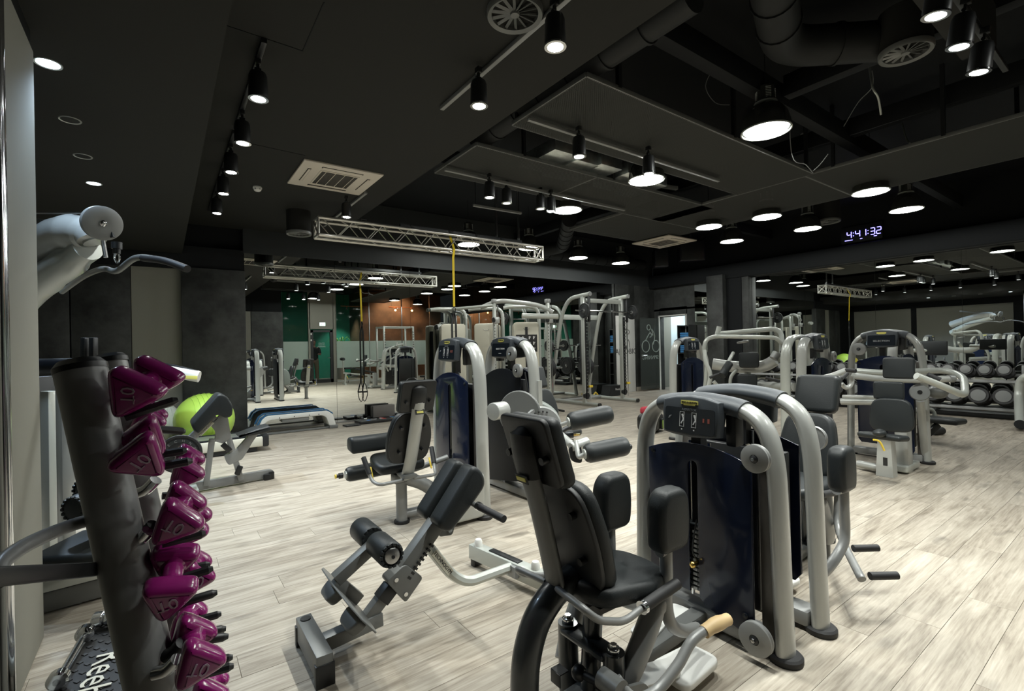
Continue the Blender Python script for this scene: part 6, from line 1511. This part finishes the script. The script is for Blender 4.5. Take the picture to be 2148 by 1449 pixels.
for k, (x, yy, ln, lb) in enumerate(((7.1, -4.0, 1.2, 'copper bar lamp hanging before the green wall behind the glass'), (9.4, -3.8, 1.5, 'copper bar lamp with two glowing filament bulbs by the brown wall'))):
    t = thing('bar_pendant', lb, 'lamp', (x, yy, 3.3))
    mk('copper_bar', MB().cyl((-ln/2, 0, 0), (ln/2, 0, 0), .022), COPPER, t)
    for s_ in (-.4, .4): mk('cord', MB().cyl((s_*ln, 0, 0), (s_*ln, 0, .76), .004, n=6), PLAS, t)
    for s_ in (-.28, .28): mk('filament_bulb', MB().ball((s_*ln, 0, -.14), .045, 12), BULBE if k else PLAS, t); mk('bulb_socket', MB().cyl((s_*ln, 0, -.1), (s_*ln, 0, 0), .018), COPPER, t)
spot('lobby_fill_light', (5.3, -3.6, 3.9), 120, 100, (1, .95, .85), None, (0, 0, 0), .06)  # added light without a fixture, so the person behind the door shows
spot('wall_wash', (9.3, -3.3, 3.9), 380, 110, (1, .62, .35), None, (math.radians(-40), 0, 0), .1)
# one person standing behind the glass door
ps = thing('person', 'person in khaki trousers and dark shirt standing behind the glass door', 'person', (5.15, -3.35, 0), 0)
def skin(name, verts, edges, rads, m, par, root=0):
    me = bpy.data.meshes.new(name); me.from_pydata(verts, edges, []); o = bpy.data.objects.new(name, me); link(o, par)
    md = o.modifiers.new('Skin', 'SKIN'); md.use_smooth_shade = True; sb_ = o.modifiers.new('Sub', 'SUBSURF'); sb_.levels = 1; sb_.render_levels = 2
    for v, r in zip(me.skin_vertices[0].data, rads): v.radius = r if isinstance(r, tuple) else (r, r)
    me.skin_vertices[0].data[root].use_root = True; me.materials.append(m); return o
bv = [(0, 0, .95), (0, 0, 1.15), (0, 0, 1.35), (0, 0, 1.47), (0, .01, 1.56), (0, .02, 1.66), (-.19, 0, 1.42), (-.25, .03, 1.15), (-.12, .22, 1.12), (.19, 0, 1.42), (.26, .03, 1.15), (.12, .22, 1.18), (-.10, 0, .88), (-.11, .02, .48), (-.12, 0, .08), (-.12, .12, .05), (.10, 0, .88), (.12, .02, .48), (.14, 0, .08), (.15, .12, .05)]
be = [(0, 1), (1, 2), (2, 3), (3, 4), (4, 5), (2, 6), (6, 7), (7, 8), (2, 9), (9, 10), (10, 11), (0, 12), (12, 13), (13, 14), (14, 15), (0, 16), (16, 17), (17, 18), (18, 19)]
br = [(.15, .11), (.14, .10), (.17, .11), .06, .05, (.08, .1), .055, .042, .032, .055, .042, .032, .085, .06, .042, .035, .085, .06, .042, .035]
skin('body', bv, be, br, SKIN, ps)
mk('head', MB().ball((0, .02, 1.66), .095, 20, (.85, 1, 1.2)), SKIN, ps); mk('hair', MB().ball((0, -.0, 1.70), .10, 16, (.9, 1, 1.0)), PLAS, ps)
mk('shirt', MB().tube([(0, 0, .93), (0, 0, 1.15), (0, 0, 1.35), (0, 0, 1.46)], .125, r2=.19, ref=(1, 0, 0), n=18, smooth=4, rads=(.95, .95, 1, 1.05, .75)), PLAS, ps)
for s_ in (-1, 1):
    mk('sleeve', MB().tube([(s_*.15, 0, 1.42), (s_*.21, 0, 1.38), (s_*.25, .02, 1.2)], .062, n=12, smooth=3), PLAS, ps)
    mk('trouser_leg', MB().tube([(s_*.085, 0, .98), (s_*.105, .01, .75), (s_*.115, .01, .45), (s_*.125, 0, .09)], .095, n=14, smooth=4, rads=(1.05, 1, .85, .75)), KHAKI, ps)
    mk('shoe', MB().box((s_*.13, .05, .04), (.09, .26, .08), bev=.03, seg=3), PLAS, ps)

# turn every lettering into a plain mesh
dg = bpy.context.evaluated_depsgraph_get()
for o in TEXTS:
    try: o.name
    except ReferenceError: continue
    me = bpy.data.meshes.new_from_object(o.evaluated_get(dg))
    n = o.name; M = o.matrix_local.copy(); P = o.parent; m_ = o.data.materials[0]; ch = list(o.children)
    base = n.split('.')[0]; bpy.data.objects.remove(o)
    q = bpy.data.objects.new(base, me); link(q, P); q.matrix_local = M
    if not me.materials: me.materials.append(m_)
